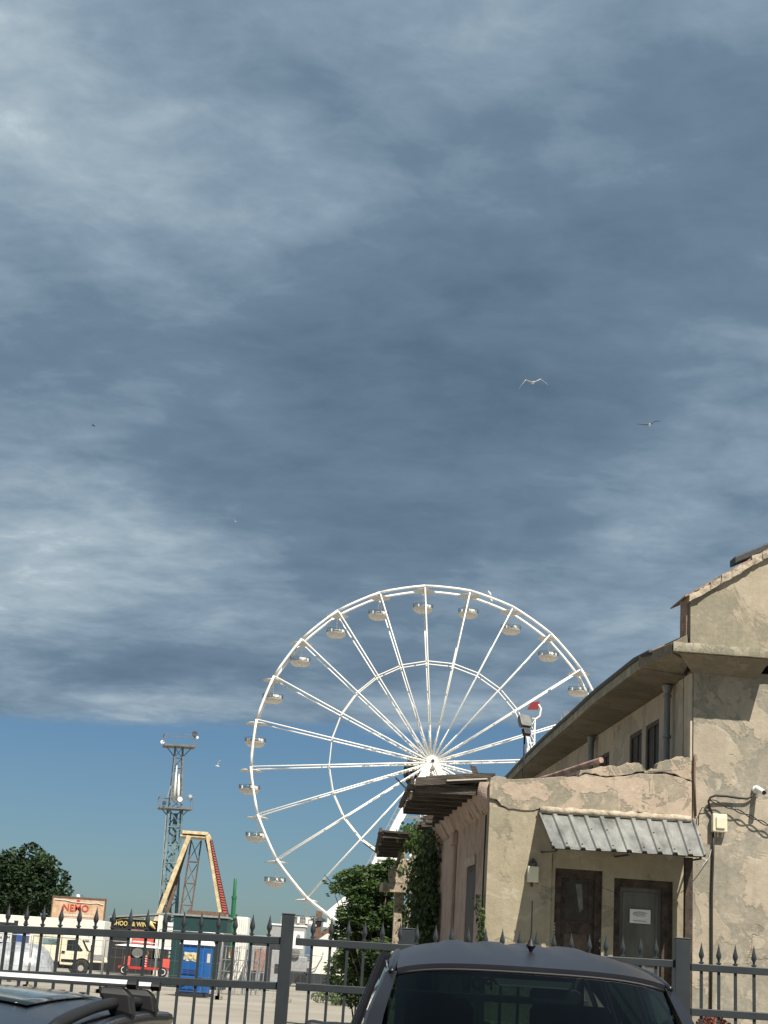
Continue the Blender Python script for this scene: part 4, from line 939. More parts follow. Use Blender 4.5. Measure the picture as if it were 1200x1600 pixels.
for i in range(13):
    a=R(i*15); b=R(i*15+15); c=Vector((tx(128),-.02,.42))
    mb.beam(c+Vector((.52*math.cos(a),0,.52*math.sin(a))),c+Vector((.52*math.cos(b),0,.52*math.sin(b))),.09,.1) if i<12 else None
mb.build('wheel_arch','plastic',tk)
for x_ in (tx(128),tx(56)):
    mb=MB(); mb.lathe([(.24,-.12),(.38,-.12),(.42,-.07),(.42,.12),(.36,.15),(.24,.13)],(x_,.02,.42),22,Matrix.Rotation(R(90),4,'X')); wv=mb.build('wheel','rubber',tk,smooth=40)
    mb=MB(); mb.lathe([(.05,.05),(.14,.06),(.17,.135)],(x_,.02,.42),18,Matrix.Rotation(R(90),4,'X')); mb.build('rim','rim',wv,smooth=40)
mb=MB(); mb.box(x0-.9,tx(160),.2,1.8,.35,.65); mb.build('chassis','hubdark',tk)
mb=MB(); mb.box(tx(141),tx(144),-.35,-.1,zt_-.85,zt_-.45); mb.build('wing_mirror','plastic',tk,bevel=.02)
# silver tarpaulin mound
c=W(30,1500,86); tp=MB(); secs=[]
zt2=W(40,1474,86).z; xr=W(82,1520,86).x-c.x
nseg=22; n2_=14
vs=[]
for i in range(nseg+1):
    ring=[]
    for j in range(n2_+1):
        a=math.pi*j/n2_; b=-1+2*i/nseg
        rr=math.sqrt(max(0,1-b**4)); fold=.07*math.sin(j*2.7+i*.8)+.06*mnoise.noise(Vector((i*.6,j*.5,0)))
        ring.append(tp.v((b*xr*1.0+fold*.6,-math.cos(a)*1.9*rr+fold,max(0,math.sin(a)**.8*(zt2)*rr*(1+fold*.5)))))
    vs.append(ring)
for i in range(nseg):
    for j in range(n2_): tp.bm.faces.new((vs[i][j],vs[i+1][j],vs[i+1][j+1],vs[i][j+1]))
o=tp.build('tarpaulin_cover','tarp',smooth='all'); o.location=(c.x,86,0); tag(o,'rounded load under a creased silver tarpaulin at the left edge','tarpaulin')
# blue kiosk box
t,w_,h=boxthing('kiosk','blue kiosk with white placards behind the silver tarpaulin','kiosk',-40,36,1451,92,2,'bluebox',z0=1.5)
mb=MB(); mb.box(-w_/2,w_/2,-.0,2,.0,1.48); mb.build('lower_body','white',t)
for x_,tt in ((w_/2-1.25,'N'),(w_/2-.78,'M')):
    mb=MB(); mb.box(x_-.17,x_+.17,-.04,-.003,1.62,2.15); s_=mb.build('placard','paper',t); textmesh('letter',tt,.26,'hubdark',s_,facing((x_,-.05,1.87)))
mb=MB(); mb.box(-w_/2,w_/2+.02,-.05,-.003,1.46,1.56); mb.build('trim','hubdark',t)
# dark railing at far left, in front of the trailer
rg_=thing('metal_railing','short dark metal railing rising at the left edge before the trailer','railing',(W(18,1500,70).x,70,0))
mb=MB(); z_=W(20,1438,70).z; mb.box(-.08,.08,-.05,.05,0,z_); mb.box(.35,.5,-.05,.05,0,z_); mb.build('upright','fence',rg_)
mb=MB(); mb.box(-3,-.082,-.03,.03,z_-.22,z_-.1); mb.build('rail','fence',rg_)
# billboard
YB=128; a=W(84,1401,YB); b=W(165,1404.5,YB); zb=W(84,1428,YB).z
bb=thing('billboard','sand coloured billboard with red NEMO lettering above the white trailer','billboard',((a.x+b.x)/2,YB,0)); w_=b.x-a.x
mb=MB(); mb.box(-w_/2,w_/2,0,.15,zb-1.2,a.z); mb.build('panel','sign',bb)
mb=MB(); 
for x_ in (-w_/2-.08,w_/2): mb.box(x_,x_+.08,-.06,.16,zb-1.2,a.z+.09)
mb.box(-w_/2,w_/2,-.06,.16,a.z,a.z+.09); mb.build('frame','brownsteel',bb)
mb=MB(); 
for x_ in (-w_/3,w_/3): mb.box(x_-.12,x_+.12,.2,.44,0,a.z-.2)
mb.build('post','brownsteel',bb)
zm_=(a.z+zb)/2
textmesh('lettering','NEMO',.74,'signred',bb,facing((-.22,-.03,zm_-.12),0,1.0,1),bold=.006)
textmesh('small_lettering','EL',.40,'signred',bb,facing((.0,-.03,zm_+.38)),bold=.006)
mb=MB(); random.seed(4)
x_=-w_/2+.7
while x_<w_/2-.9:
    l_=random.uniform(.08,.18); mb.box(x_,x_+l_,-.03,-.005,zm_-.76,zm_-.60); x_+=l_+.06
mb.build('white_line','paper',bb)
mb=MB(); zz=a.z-.3; pts_=[(-w_/2+.1,-.03,a.z-.2),(-w_/4,-.03,a.z-.22),(-.5,-.03,a.z-.32),(w_/5,-.03,a.z-.36),(w_/2-.6,-.03,a.z-.30),(w_/2-.1,-.03,a.z-.42)]; mb.tube(pts_,.03,4); mb.build('white_stroke','paper',bb)
# globe lamp in front of the billboard
lp=thing('street_lamp','white globe street lamp standing just behind the billboard','street lamp',(W(121,1410,133).x,133,0)); z_=W(121,1401,133).z
mb=MB(); mb.tube([(0,0,0),(0,0,z_-.3)],[.09,.05],8); mb.tube([(0,0,z_-.35),(.1,0,z_+.05),(.4,0,z_+.1),(.55,0,z_-.0)],.03,6); mb.build('pole','fence',lp)
mb=MB(); mb.lathe([(.01,-.2),(.13,-.15),(.18,0),(.13,.15),(.01,.2)],(0,0,z_),14); mb.build('globe','white',lp,smooth='all')
# shooting stall
YS=113; a=W(172,1432,YS); b=W(262,1428,YS); t=thing('shooting_stall','black fairground shooting stall with gold SHOOT and WIN lettering','stall',((a.x+b.x)/2,YS,0)); w_=b.x-a.x; h=a.z
def sx(px): return W(px,1450,YS).x-(a.x+b.x)/2
mb=MB(); mb.box(-w_/2,w_/2,0,2.6,.0,h-.1); mb.build('body','stallblack',t)
mb=MB(); mb.hexa([(-w_/2-.1,-.25,h-.1),(w_/2+.15,-.25,h+.42),(w_/2+.15,2.7,h+.42),(-w_/2-.1,2.7,h-.1),(-w_/2-.1,-.25,h),(w_/2+.15,-.25,h+.52),(w_/2+.15,2.7,h+.52),(-w_/2-.1,2.7,h)]); mb.build('roof','steel',t)
zl=W(207,1444,YS).z
textmesh('lettering','SHOOT & WIN',.44,'gold',t,facing((sx(203),-.09,zl),0,.80,1),bold=.006)
mb=MB(); pts_=[(sx(176)+i*(sx(243)-sx(176))/16,-.07,zl+.15+.30*math.sin(math.pi*i/16)) for i in range(17)]; mb.tube(pts_,.035,5); mb.build('gold_arch','gold',t)
mb=MB(); mb.tube([(sx(228),-.08,zl+.45),(sx(236),-.1,zl+.05),(sx(243),-.1,zl-.25)],[.1,.16,.05],6); mb.build('gilt_figure','gold',t,smooth='all')
mb=MB(); mb.box(sx(247),sx(254),-.35,-.05,0,h+.3); mb.build('column','whitedirty',t)
mb=MB(); 
for z_ in (h-.15,h-.5): mb.box(sx(262),sx(271),-.2,1,z_-.26,z_)
mb.build('stacked_case','white',t)
mb=MB(); mb.box(sx(203),sx(226),-.25,-.02,h-1.15,h-.78); mb.build('purple_board','pinkboard',t)
# food cart, red, white awning
YC=108; cx0=W(218,1500,YC).x; ct=thing('food_cart','red four-wheeled snack cart with a white flat roof before the shooting stall','cart',(cx0,YC,0))
def qx(px): return W(px,1500,YC).x-cx0
def qz(py,px=220): return W(px,py,YC).z
mb=MB(); mb.box(qx(186),qx(265),-.1,1.6,.42,.58); mb.build('chassis','red',ct)
mb=MB(); mb.hexa([(qx(178),-.5,qz(1479)),(qx(270),-.5,qz(1480)-.03),(qx(270),1.8,qz(1480)),(qx(178),1.8,qz(1479)),(qx(198),-.3,qz(1476)),(qx(270),-.3,qz(1477)),(qx(270),1.8,qz(1477)),(qx(198),1.8,qz(1476))]); mb.build('roof','white',ct)
mb=MB()
for px in (200,203,221,238,243,266): mb.box(qx(px)-.03,qx(px)+.03,-.05,.0,.58,qz(1480)); mb.box(qx(px)-.03,qx(px)+.03,1.5,1.55,.58,qz(1480))
mb.build('post','hubdark',ct)
mb=MB(); mb.box(qx(194),qx(204),-.12,1.5,.58,1.25); mb.box(qx(251),qx(266),-.12,1.5,.58,1.22); mb.build('end_panel','banner',ct,bevel=.05)
mb=MB(); mb.box(qx(204)+.02,qx(222),-.05,1.4,.58,1.35); mb.box(qx(232),qx(250),-.02,1.4,.58,1.2); mb.build('counter','hubdark',ct)
mb=MB(); mb.box(qx(223),qx(231),-.16,.1,.45,qz(1495)); m_=mb.build('menu_board','red',ct)
mb=MB(); 
for i in range(5): mb.box(qx(225),qx(230)-.03*(i%2),-.18,-.165,.62+i*.16,.68+i*.16)
mb.build('board_print','paper',m_)
for px in (196,256):
    mb=MB(); mb.lathe([(.20,-.1),(.30,-.1),(.33,-.05),(.33,.1),(.29,.12),(.20,.12)],(qx(px),-.05,.33),18,Matrix.Rotation(R(90),4,'X')); wv=mb.build('wheel','rubber',ct,smooth=40)
    mb=MB(); mb.lathe([(.02,.10),(.20,.125),(.22,.10)],(qx(px),-.05,.33),16,Matrix.Rotation(R(90),4,'X')); mb.build('rim','white',wv,smooth=40)
mb=MB(); mb.lathe([(.30,0),(.30,.04)],(qx(214),-.07,qz(1489)),18,Matrix.Rotation(R(90),4,'X')@Matrix.Diagonal((1.3,1,1,1))); mb.build('round_sign','paper',ct)
mb=MB(); mb.tube([(qx(229),-.1,qz(1485)),(qx(231),-.1,qz(1488)),(qx(229),-.1,qz(1493))],.06,5); mb.build('gold_emblem','gold',ct)
# red banner on roof
mb=MB(); mb.box(qx(201),qx(237),-.12,-.05,qz(1475),qz(1463)); bn=mb.build('banner','banner',ct)
mb=MB(); mb.box(qx(199),qx(203),-.14,-.121,qz(1475),qz(1463)); 
for i,(l_,z_) in enumerate(((10,1466),(18,1471.5))): mb.box(qx(205),qx(205+l_),-.14,-.121,qz(z_+.9),qz(z_-.9))
mb.box(qx(227),qx(233),-.14,-.121,qz(1472),qz(1470.5)); mb.build('banner_print','paper',bn)
mb=MB(); mb.box(qx(240),qx(265),-.1,-.04,qz(1476),qz(1464)); mb.build('picture_board','tub',ct)
# dark green booth
t,w_,h=boxthing('green_booth','dark green painted booth behind the blue portable toilet','booth',272,356,1430,80,2.6,'green')
mb=MB(); mb.box(-w_/2-.05,w_/2+.05,-.06,2.65,h+.003,h+.09); mb.build('roof_edge','steel',t)
mb=MB(); mb.box(-w_/2,w_/2,-.08,-.003,h-.92,h-.83); mb.build('shutter_rail','steel',t)
mb=MB(); mb.box(w_/2-.28,w_/2,-.03,-.003,0,h-.95); mb.build('corner_post','hubdark',t)
pl=MB(); pl.box(-w_/2+.6,w_/2-.2,.3,1.2,h+.095,h+.30); o=pl.build('plank_stack','brownsteel'); o.location=t.location; tag(o,'flat stack of brown planks on the green booth roof','planks')
# toilet
YL=65.2; a=W(283,1468,YL); b=W(336,1471,YL); tw=b.x-a.x
tl=thing('portable_toilet','blue plastic portable toilet with a white roof','portable toilet',((a.x+b.x)/2,YL,0),R(-18)); h=a.z
mb=MB(); mb.box(-.50,.50,-.5,.5,.16,h-.18); mb.build('cabin','blue',tl,bevel=.03)
mb=MB(); mb.hexa([(-.56,-.56,h-.18),(.56,-.56,h-.18),(.56,.56,h-.18),(-.56,.56,h-.18),(-.50,-.50,h),(.50,-.50,h),(.50,.50,h),(-.50,.50,h)]); mb.build('roof','white',tl,bevel=.02)
mb=MB(); 
for a_ in ((-.38,.38,-.53,-.503,.85,h-.35),(-.38,.38,-.53,-.503,.28,.75)): mb.box(*a_)
dr=mb.build('door','blue',tl,bevel=.02)
mb=MB(); 
for i in range(3): mb.box(-.30,.30,-.545,-.531,.90+i*.07,.93+i*.07)
mb.box(.32,.36,-.57,-.53,1.1,1.25); mb.build('latch','bluebox',dr)
mb=MB(); mb.box(.503,.53,-.35,.35,.5,h-.4); mb.build('side_panel','blue',tl)
mb=MB(); mb.box(-.55,.55,-.55,.55,.02,.155); mb.build('skid','hubdark',tl)
mb=MB(); mb.prism([(-.33,1.42),(-.15,1.36),(.0,1.40),(.2,1.36),(.36,1.44),(.34,1.68),(.1,1.72),(-.05,1.70),(-.3,1.72)],lambda a,b,c:(a,-.535+c,b),-.008); mb.build('sticker','tub',tl)
textmesh('lettering','YOU',.30,'gold',tl,facing((0,-.555,1.545),0,.95,1),bold=.012)
mb=MB(); mb.box(.531,.54,-.15,.15,1.35,1.7); mb.build('side_sticker','tub',tl)
# temporary site fence panels
def site_panel(pxl,pxr,Y,h,lab,i):
    a=G(0,0,1) if False else W(pxl,1500,Y); b=W(pxr,1500,Y); wd_=b.x-a.x
    t=thing('site_fence_panel',lab,'site fence',(a.x,Y,0),0,'mesh site fence panels across the yard')
    mb=MB(); mb.tube([(0,0,.15),(0,0,h),(wd_,0,h),(wd_,0,.15)],.028,6); mb.build('frame','steel',t,smooth='all')
    mb=MB(); x_=.15
    while x_<wd_: mb.box(x_-.003,x_+.003,-.003,.003,.2,h); x_+=.28
    for z_ in (.25,.8,1.35,h-.25): mb.box(0,wd_,-.003,.003,z_-.004,z_+.004)
    mb.build('mesh','gutter',t)
    mb=MB(); mb.box(-.12,.12,-.35,.35,.005,.14); mb.box(wd_-.12,wd_+.10,-.35,.35,.005,.14); mb.build('foot','slab',t)
site_panel(-30,46,62,1.95,'mesh site fence panel at the left edge before the silver tarpaulin',0)
site_panel(48,160,62,1.95,'mesh site fence panel in front of the cream truck cab',1)
site_panel(162,243,62,1.95,'mesh site fence panel in front of the red snack cart',2)
site_panel(245,345,63.5,2.5,'taller mesh site fence panel across the blue portable toilet',3)
site_panel(347,438,63.5,2.5,'taller mesh site fence panel left of the thick fence post',4)
site_panel(455,518,66,1.9,'mesh site fence panel right of the thick fence post',5)
# white container
t,w_,h=boxthing('white_container','white corrugated container beside the green booth','container',367,388,1432,95,2.0,'white')
mb=MB()
for i in range(6): mb.box(-w_/2+.04+i*w_/6,-w_/2+.04+i*w_/6+.07,-.05,-.003,.1,h-.1)
mb.build('corrugation','whitedirty',t)
# stack of fence frames / scaffold
for i in range(9):
    px=352+i*7; p=G(px,1545,0); p=W(px,1500,72+i*.25)
    t=thing('scaffold_frame','%s grey scaffold frame leaning in the row right of the portable toilet'%(['first','second','third','fourth','fifth','sixth','seventh','eighth','ninth'][i]),'scaffold',(p.x,72+i*.25,0),R(random.uniform(-70,-40)),'scaffold frames stacked in a row')
    mb=MB(); hh=random.uniform(1.75,2.15); mb.tube([(-.4,0,.02),(-.4,.08,hh),(.4,.08,hh),(.4,0,.02)],.025,6)
    for z_ in (.5,1.0,1.5): mb.tube([(-.4,.03,z_),(.4,.03,z_)],.018,5)
    mb.tube([(-.4,.03,.5),(.4,.05,1.5)],.015,5); mb.build('tubing','steel',t)
# faded red board panel, cabinets
t,w_,h=boxthing('hoarding_panel','grey framed hoarding panel with a faded red board','hoarding',393,421,1477,84,.25,'greybox')
mb=MB(); mb.box(-w_/2+.2,w_/2-.12,-.03,-.003,h-1.25,h-.15); mb.build('red_board','pinkboard',t)
mb=MB(); mb.box(-w_/2+.1,-w_/2+.35,-.03,-.003,.1,1.0); mb.box(.1,w_/2-.1,-.03,-.003,.1,.9); mb.build('opening','hubdark',t)
t,w_,h=boxthing('generator_cabinet','pale grey generator cabinet with a dark vent left of the fence post','cabinet',425,452,1484,86,1.2,'greybox')
mb=MB(); mb.box(-.25,.35,-.03,-.003,.95,1.4); mb.box(.15,.40,-.03,-.003,.1,.75); mb.build('vent','hubdark',t)
t,w_,h=boxthing('cable_drum_shed','dark low shed with a bulging black cover behind the generator cabinet','shed',392,452,1467,93,2,'hubdark',bev=.2)
t,w_,h=boxthing('white_cabin','pale grey site cabin showing above the site fence near the thick post','cabin',421,478,1445,120,3,'greybox',z0=.3)
mb=MB(); mb.box(-w_/2-.05,w_/2+.05,-.06,3.05,h+.003,h+.12); mb.build('roof','white',t)
mb=MB(); mb.box(w_/2-.9,w_/2-.1,-.03,-.003,h-1.6,h-.35); wn_=mb.build('door','white',t); mb=MB(); mb.lathe([(.15,0),(.15,.04)],(w_/2-.5,-.04,h-.7),12,RX); mb.build('round_light','steel',wn_)
mb=MB(); mb.box(-w_/2,w_/2,.2,2.8,.0,.28); mb.build('skid','hubdark',t)
# white ride trailer right of post
YW=104
a=W(495,1500,YW); t=thing('ride_trailer','white folding ride trailer with a slanted end right of the thick fence post','trailer',(a.x,YW,0))
mb=MB(); z_=lambda py:W(500,py,YW).z
mb.prism([(-.45,.9),(-.45,z_(1472)),(-.1,z_(1470)),(.55,z_(1458)),(1.2,z_(1459)),(.95,z_(1470)),(1.0,.9)],xf,2); mb.build('body','whitedirty',t)
mb=MB(); mb.box(-1.6,1.7,.0,2.0,.2,.85); mb.build('chassis','hubdark',t)
for x_ in (-.9,.9):
    mb=MB(); mb.lathe([(.2,-.1),(.38,-.1),(.38,.12),(.2,.12)],(x_,-.02,.39),16,RX); mb.build('wheel','rubber',t,smooth=40)
mb=MB(); mb.tube([(-.6,-.1,.95),(0,-.15,1.3),(.35,-.1,2.0),(.45,-.1,2.5)],.035,6); mb.build('hose','steel',t,smooth='all')
YW=108; a=W(468,1500,YW); t=thing('grey_machine','grey pump unit with pipes on a low flatbed beside the thick post','machine',(a.x,YW,0))
mb=MB(); mb.box(-.7,.5,0,1.2,.9,1.9); mb.build('housing','greybox',t,bevel=.05)
mb=MB(); mb.box(-1.0,1.1,-.1,1.5,.5,.88); mb.build('flatbed','hubdark',t)
mb=MB(); mb.lathe([(.28,0),(.32,.1),(.12,.14)],(-.3,-.05,2.1),16,RX); mb.build('reel','gutter',t,smooth=40)
mb=MB(); mb.box(-.35,-.05,-.13,-.105,.58,.80); mb.build('marker_plate','gold',t)
for x_ in (-.6,.6):
    mb=MB(); mb.lathe([(.15,-.1),(.25,-.1),(.25,.12),(.15,.12)],(x_,-.02,.26),14,RX); mb.build('wheel','rubber',t,smooth=40)
# brown excavator-like machine in front of the wheel base
YW=126; a=W(497,1450,YW); t=thing('loader_crane','rusty brown loading crane standing beneath the ferris wheel rim','crane',(a.x,YW,0))
z_=lambda py:W(500,py,YW).z
mb=MB(); mb.box(-.25,.25,-.25,.25,0,z_(1424)); mb.build('mast','brownsteel',t)
mb=MB(); mb.lathe([(.2,z_(1433)),(.55,z_(1436)),(.6,z_(1439)),(.2,z_(1441))],(0,0,0),12); mb.build('collar','hubdark',t)
mb=MB(); mb.beam((.2,0,z_(1462)),(1.3,0,z_(1447)),.35,.45); mb.beam((.6,-.1,z_(1456)),(.6,-.1,1.2),.3); mb.build('jib','brownsteel',t)
mb=MB(); mb.box(-.75,-.45,-.35,0,z_(1448),z_(1441)); mb.box(.4,.7,-.35,0,z_(1448),z_(1441)); mb.build('work_lamp','white',t)
mb=MB(); mb.box(-1.2,1.6,-.8,.8,.0,1.1); mb.build('base','hubdark',t)
# scaffolding railing above cabin
t=thing('roof_platform','pale roof platform with rails right of the thick post','platform',(W(470,1450,124).x,124,0))
z_=lambda py:W(470,py,124).z
mb=MB(); mb.box(-1.6,1.2,0,1.5,z_(1446),z_(1443)); mb.build('deck','greybox',t)
mb=MB(); 
for i in range(5): mb.box(-1.6+i*.65,-1.54+i*.65,0,.05,z_(1443),z_(1432))
mb.box(-1.6,1.2,0,.04,z_(1433),z_(1432)); mb.box(-1.6,1.2,0,.04,z_(1437),z_(1436.5)); mb.box(-1.4,-1.3,0.3,.4,0,z_(1446)); mb.box(.9,1.0,.3,.4,0,z_(1446)); mb.build('railing','steel',t)
mb=MB(); 
for x_ in (-.3,.35): mb.box(x_,x_+.16,-.1,.0,z_(1443),z_(1433))
mb.build('white_tube','white',t)
# green crane boom
YG=118; a=W(368,1372,YG); b=W(364,1432,YG); t=thing('mobile_crane','green telescopic crane boom rising behind the white container','crane',(b.x,YG,0))
d=Vector((a.x-b.x,0,a.z-b.z)); p=Vector((0,0,b.z)); 
mb=MB(); mb.tube([p-d*.8,p+d*.5],.17,10); mb.build('lower_boom','greencrane',t,smooth=40)
mb=MB(); mb.tube([p+d*.5,p+d*.97,p+d*1.0],[.13,.12,.06],10); mb.build('upper_boom','greencrane',t,smooth=40)
mb=MB(); mb.tube([p+d*.46,p+d*.53],.20,10); mb.tube([p-d*.05,p+d*.05],.34,8); mb.build('collar','greencrane',t,smooth=40)
mb=MB(); mb.box(-1.2,1.2,-1,3,.4,1.5); mb.build('carrier','hubdark',t)
# slender mast with red sign behind wheel
YM=185; a=W(833,1105,YM); t=thing('ride_mast','slim white lattice ride mast with a red sign behind the ferris wheel','ride mast',(a.x,YM,0)); z_=lambda py:W(832,py,YM).z
mb=MB(); lattice(mb,0,0,1.3,0,-.1,0,.75,z_(1124),22,.10,.07); mb.build('lattice','whitewheel',t)
mb=MB(); mb.hexa([(-.7,-.1,z_(1109)),(.6,-.1,z_(1108)),(.6,.2,z_(1108)),(-.7,.2,z_(1109)),(-.3,-.1,z_(1098)),(.75,-.1,z_(1095)),(.75,.2,z_(1095)),(-.3,.2,z_(1098))]); mb.build('red_sign','maroonsign',t)
mb=MB(); mb.tube([(.6,0,z_(1100)),(.95,0,z_(1106)),(.85,0,z_(1118)),(.4,0,z_(1123)),(-.1,0,z_(1123))],.13,6); mb.build('swan_neck','whitedirty',t,smooth='all')
# white pitched structure behind the trees (slanted white pieces)
t=thing('folded_ride','white tilted ride arm showing between the tree and the wheel rim','ride arm',(W(535,1420,140).x,140,0)); z_=lambda py:W(535,py,140).z
mb=MB(); mb.beam((-1.2,0,z_(1432)),(.9,0,z_(1396)),.5,.7); mb.build('beam','whitewheel',t)
mb=MB(); mb.beam((-.2,-.6,z_(1430)),(1.1,-.6,z_(1400)),.45,.9); mb.build('cover','white',t,bevel=.1)
mb=MB(); mb.beam((-1.1,0,z_(1432)),(-1.1,0,0),.3); mb.build('post','whitedirty',t)

# ================================================================== VEGETATION
def px_blob(px,py,Y,r,ry=None,rz=None,o=Vector((0,0,0))):
    p=W(px,py,Y)-o; return (p.x,p.y,p.z,r,ry or r,rz or r*.8)
random.seed(11)
tr=thing('broadleaf_tree','large dark rounded tree behind the white trailer at the left edge','tree',(W(30,1400,160).x,160,0))
o0=Vector((W(30,1400,160).x,160,0))
bl=[px_blob(x_,y_,160+random.uniform(-1.5,1.5),r_,o=o0) for x_,y_,r_ in ((18,1340,1.2),(50,1335,1.4),(75,1352,1.3),(92,1372,1.2),(100,1392,1.0),(60,1370,2.0),(30,1365,2.0),(5,1365,1.6),(-15,1350,1.7),(-40,1360,2),(45,1395,2.2),(80,1405,1.6),(10,1400,2.2),(95,1412,.8),(-30,1400,2.4),(-60,1380,2),(70,1425,1.6),(30,1430,2),(-20,1430,2),(20,1352,1.5),(65,1345,1.1))]
leaves(bl,17000,.30,fill=.45).build('crown','leafdark',tr)
mb=MB(); mb.tube([(0,0,0),(.1,0,2),(0,.1,4.5)],[.45,.35,.22],10)
for b in bl[:16:2]: mb.tube([(0,.05,3.2),(b[0]*.5,b[1]*.5,b[2]*.7+.9),(b[0],b[1],b[2])],[.16,.10,.03],6)
mb.build('trunk','bark',tr,smooth='all')
# feathery tree by the ruined loggia
YT2=43
o0=Vector((W(585,1500,YT2).x,YT2,0)); tr=thing('ash_tree','feathery green tree growing in front of the ruined piers','tree',o0)
bl=[]
for x_,y_,r_ in ((528,1385,.22),(540,1372,.28),(560,1366,.30),(580,1362,.28),(600,1358,.30),(618,1360,.25),(550,1390,.32),(575,1385,.38),(600,1385,.40),(560,1410,.36),(590,1415,.5),(545,1430,.32),(570,1440,.45),(600,1450,.5),(615,1425,.4),(540,1460,.35),(565,1475,.5),(595,1490,.55),(620,1480,.45),(522,1390,.14),(535,1445,.22),(610,1350,.2),(630,1500,.5),(560,1505,.5),(590,1525,.5)):
    p=W(x_,y_,YT2+random.uniform(-.5,.5))-o0; bl.append((p.x,p.y,p.z,r_*1.1,r_*1.1,r_*.75))
lm=leaves(bl+[(b[0]+random.uniform(-.35,.35),b[1],b[2]+random.uniform(-.25,.25),b[3]*.45,b[4]*.5,b[5]*.5) for b in bl for _ in range(3)],26000,.060,flat=.35,fill=.95,elong=2.6)
lm.build('crown','leafmid',tr)
mb=MB(); 
for b in bl[:22:1]: mb.tube([(.1,0,.0),(b[0]*.45,b[1]*.4,b[2]*.55),(b[0],b[1],b[2]-.05)],[.05,.03,.008],5)
mb.build('trunk','bark',tr,smooth='all')
# ivy on the annex
def ivy(lab,strip,n,size,m_,seed):
    random.seed(seed); mb=MB()
    for _ in range(n):
        s_=random.choice(strip); y0,y1,z0,z1,dp=s_; y_=random.uniform(y0,y1); z_=random.uniform(z0,z1)
        x_=XA-abs(random.gauss(0,dp))-.02-.15*max(0,mnoise.noise(Vector((y_*1.4,z_*2,0))))
        p=Vector((x_,y_,z_)); a=Vector((random.gauss(-.3,.5),random.gauss(0,1),random.gauss(-.6,.8))).normalized(); c_=a.cross(Vector((random.gauss(-1,.5),random.gauss(0,.5),random.gauss(.3,.5)))).normalized(); s2=size*random.uniform(.6,1.3)
        mb.face([p-a*s2*.6,p+c_*s2*.5,p+a*s2*.7,p-c_*s2*.5])
    o=mb.build('ivy',m_); o.location=BO; o.rotation_euler=(0,0,YAW); tag(o,lab,'ivy'); return o
st=[]
def strip_at(pxl,pxr,pyt,pyb,dp):
    y0=HX(pxr,pyt+20,XA)[0]; y1=HX(pxl,pyt+20,XA)[0]; ym=(y0+y1)/2
    zt=HX((pxl+pxr)/2,pyt,XA)[1]; zb=HX((pxl+pxr)/2,pyb,XA)[1]; return (y0,y1,max(zb,.1),zt,dp)
st=[strip_at(672,692,1300,1600,.20),strip_at(665,688,1340,1600,.22),strip_at(662,680,1310,1600,.10),strip_at(668,690,1400,1600,.2),(8.6,9.8,.1,3.9,.10)]
ivy('dense dark ivy hanging down the far end of the annex side wall',st,15000,.085,'leafivy',5)
st=[strip_at(655,672,1290,1330,.18)]
ivy('bright young vine leaves on top of the ivy under the eave boards',st,1300,.075,'leaflime',6)
st=[strip_at(755,761,1400,1480,.03),strip_at(752,759,1440,1600,.04)]
ivy('thin dark creeper climbing the annex corner beside the narrow window',st,420,.05,'leafivy',7)
# bushes on the ground
def bush(nm,lab,bl,n,size,m_,cat='bush'):
    c0=Vector((bl[0][0],bl[0][1],0)); t=thing(nm,lab,cat,c0)
    leaves([(b[0]-c0.x,b[1]-c0.y,b[2],b[3],b[4],b[5]) for b in bl],n,size,flat=.6,fill=.6,elong=1.8).build('foliage',m_,t)
    mb=MB()
    for b in bl: mb.tube([(0,0,0),((b[0]-c0.x)*.6,(b[1]-c0.y)*.6,b[2]*.5),(b[0]-c0.x,b[1]-c0.y,b[2])],[.03,.02,.008],5)
    mb.build('stems','bark',t)
gb=lambda px,py,r,h:(G(px,py).x,G(px,py).y,h*.35,r,r*1.6,h)
bush('bramble_bush','low spreading bramble at the foot of the feathery tree',[gb(545,1572,.9,.45),gb(520,1568,.8,.4),gb(505,1562,.6,.3),gb(575,1568,1.0,.8),gb(600,1575,1.0,1.0),gb(555,1556,1.1,.7),gb(535,1548,.8,.6)],9000,.07,'leafbush')
bush('thicket','dark thicket filling the gap under the ruined piers',[(*W(x_,y_,46)[:3],.75,.9,.6) for x_,y_ in ((560,1500),(590,1480),(620,1500),(640,1520),(600,1540),(570,1545),(630,1470),(545,1520))],9000,.075,'leafivy')
bush('red_shrub','small reddish shrub at the bottom right behind the fence',[(*W(1112,1602,23.5)[:3],.22,.22,.13),(*W(1124,1604,23.5)[:3],.18,.2,.10)],700,.045,'redleaf','shrub')
mb=MB(); mb.beam(W(573,1528,44),W(594,1519,44),.06); mb.beam(W(594,1519,44),W(612,1517,44),.05); mb.beam(W(578,1533,44),W(606,1524,44),.04); o=mb.build('dead_branch','woodlight'); tag(o,'bare pale dead branch lying in the thicket behind the fence','branch')

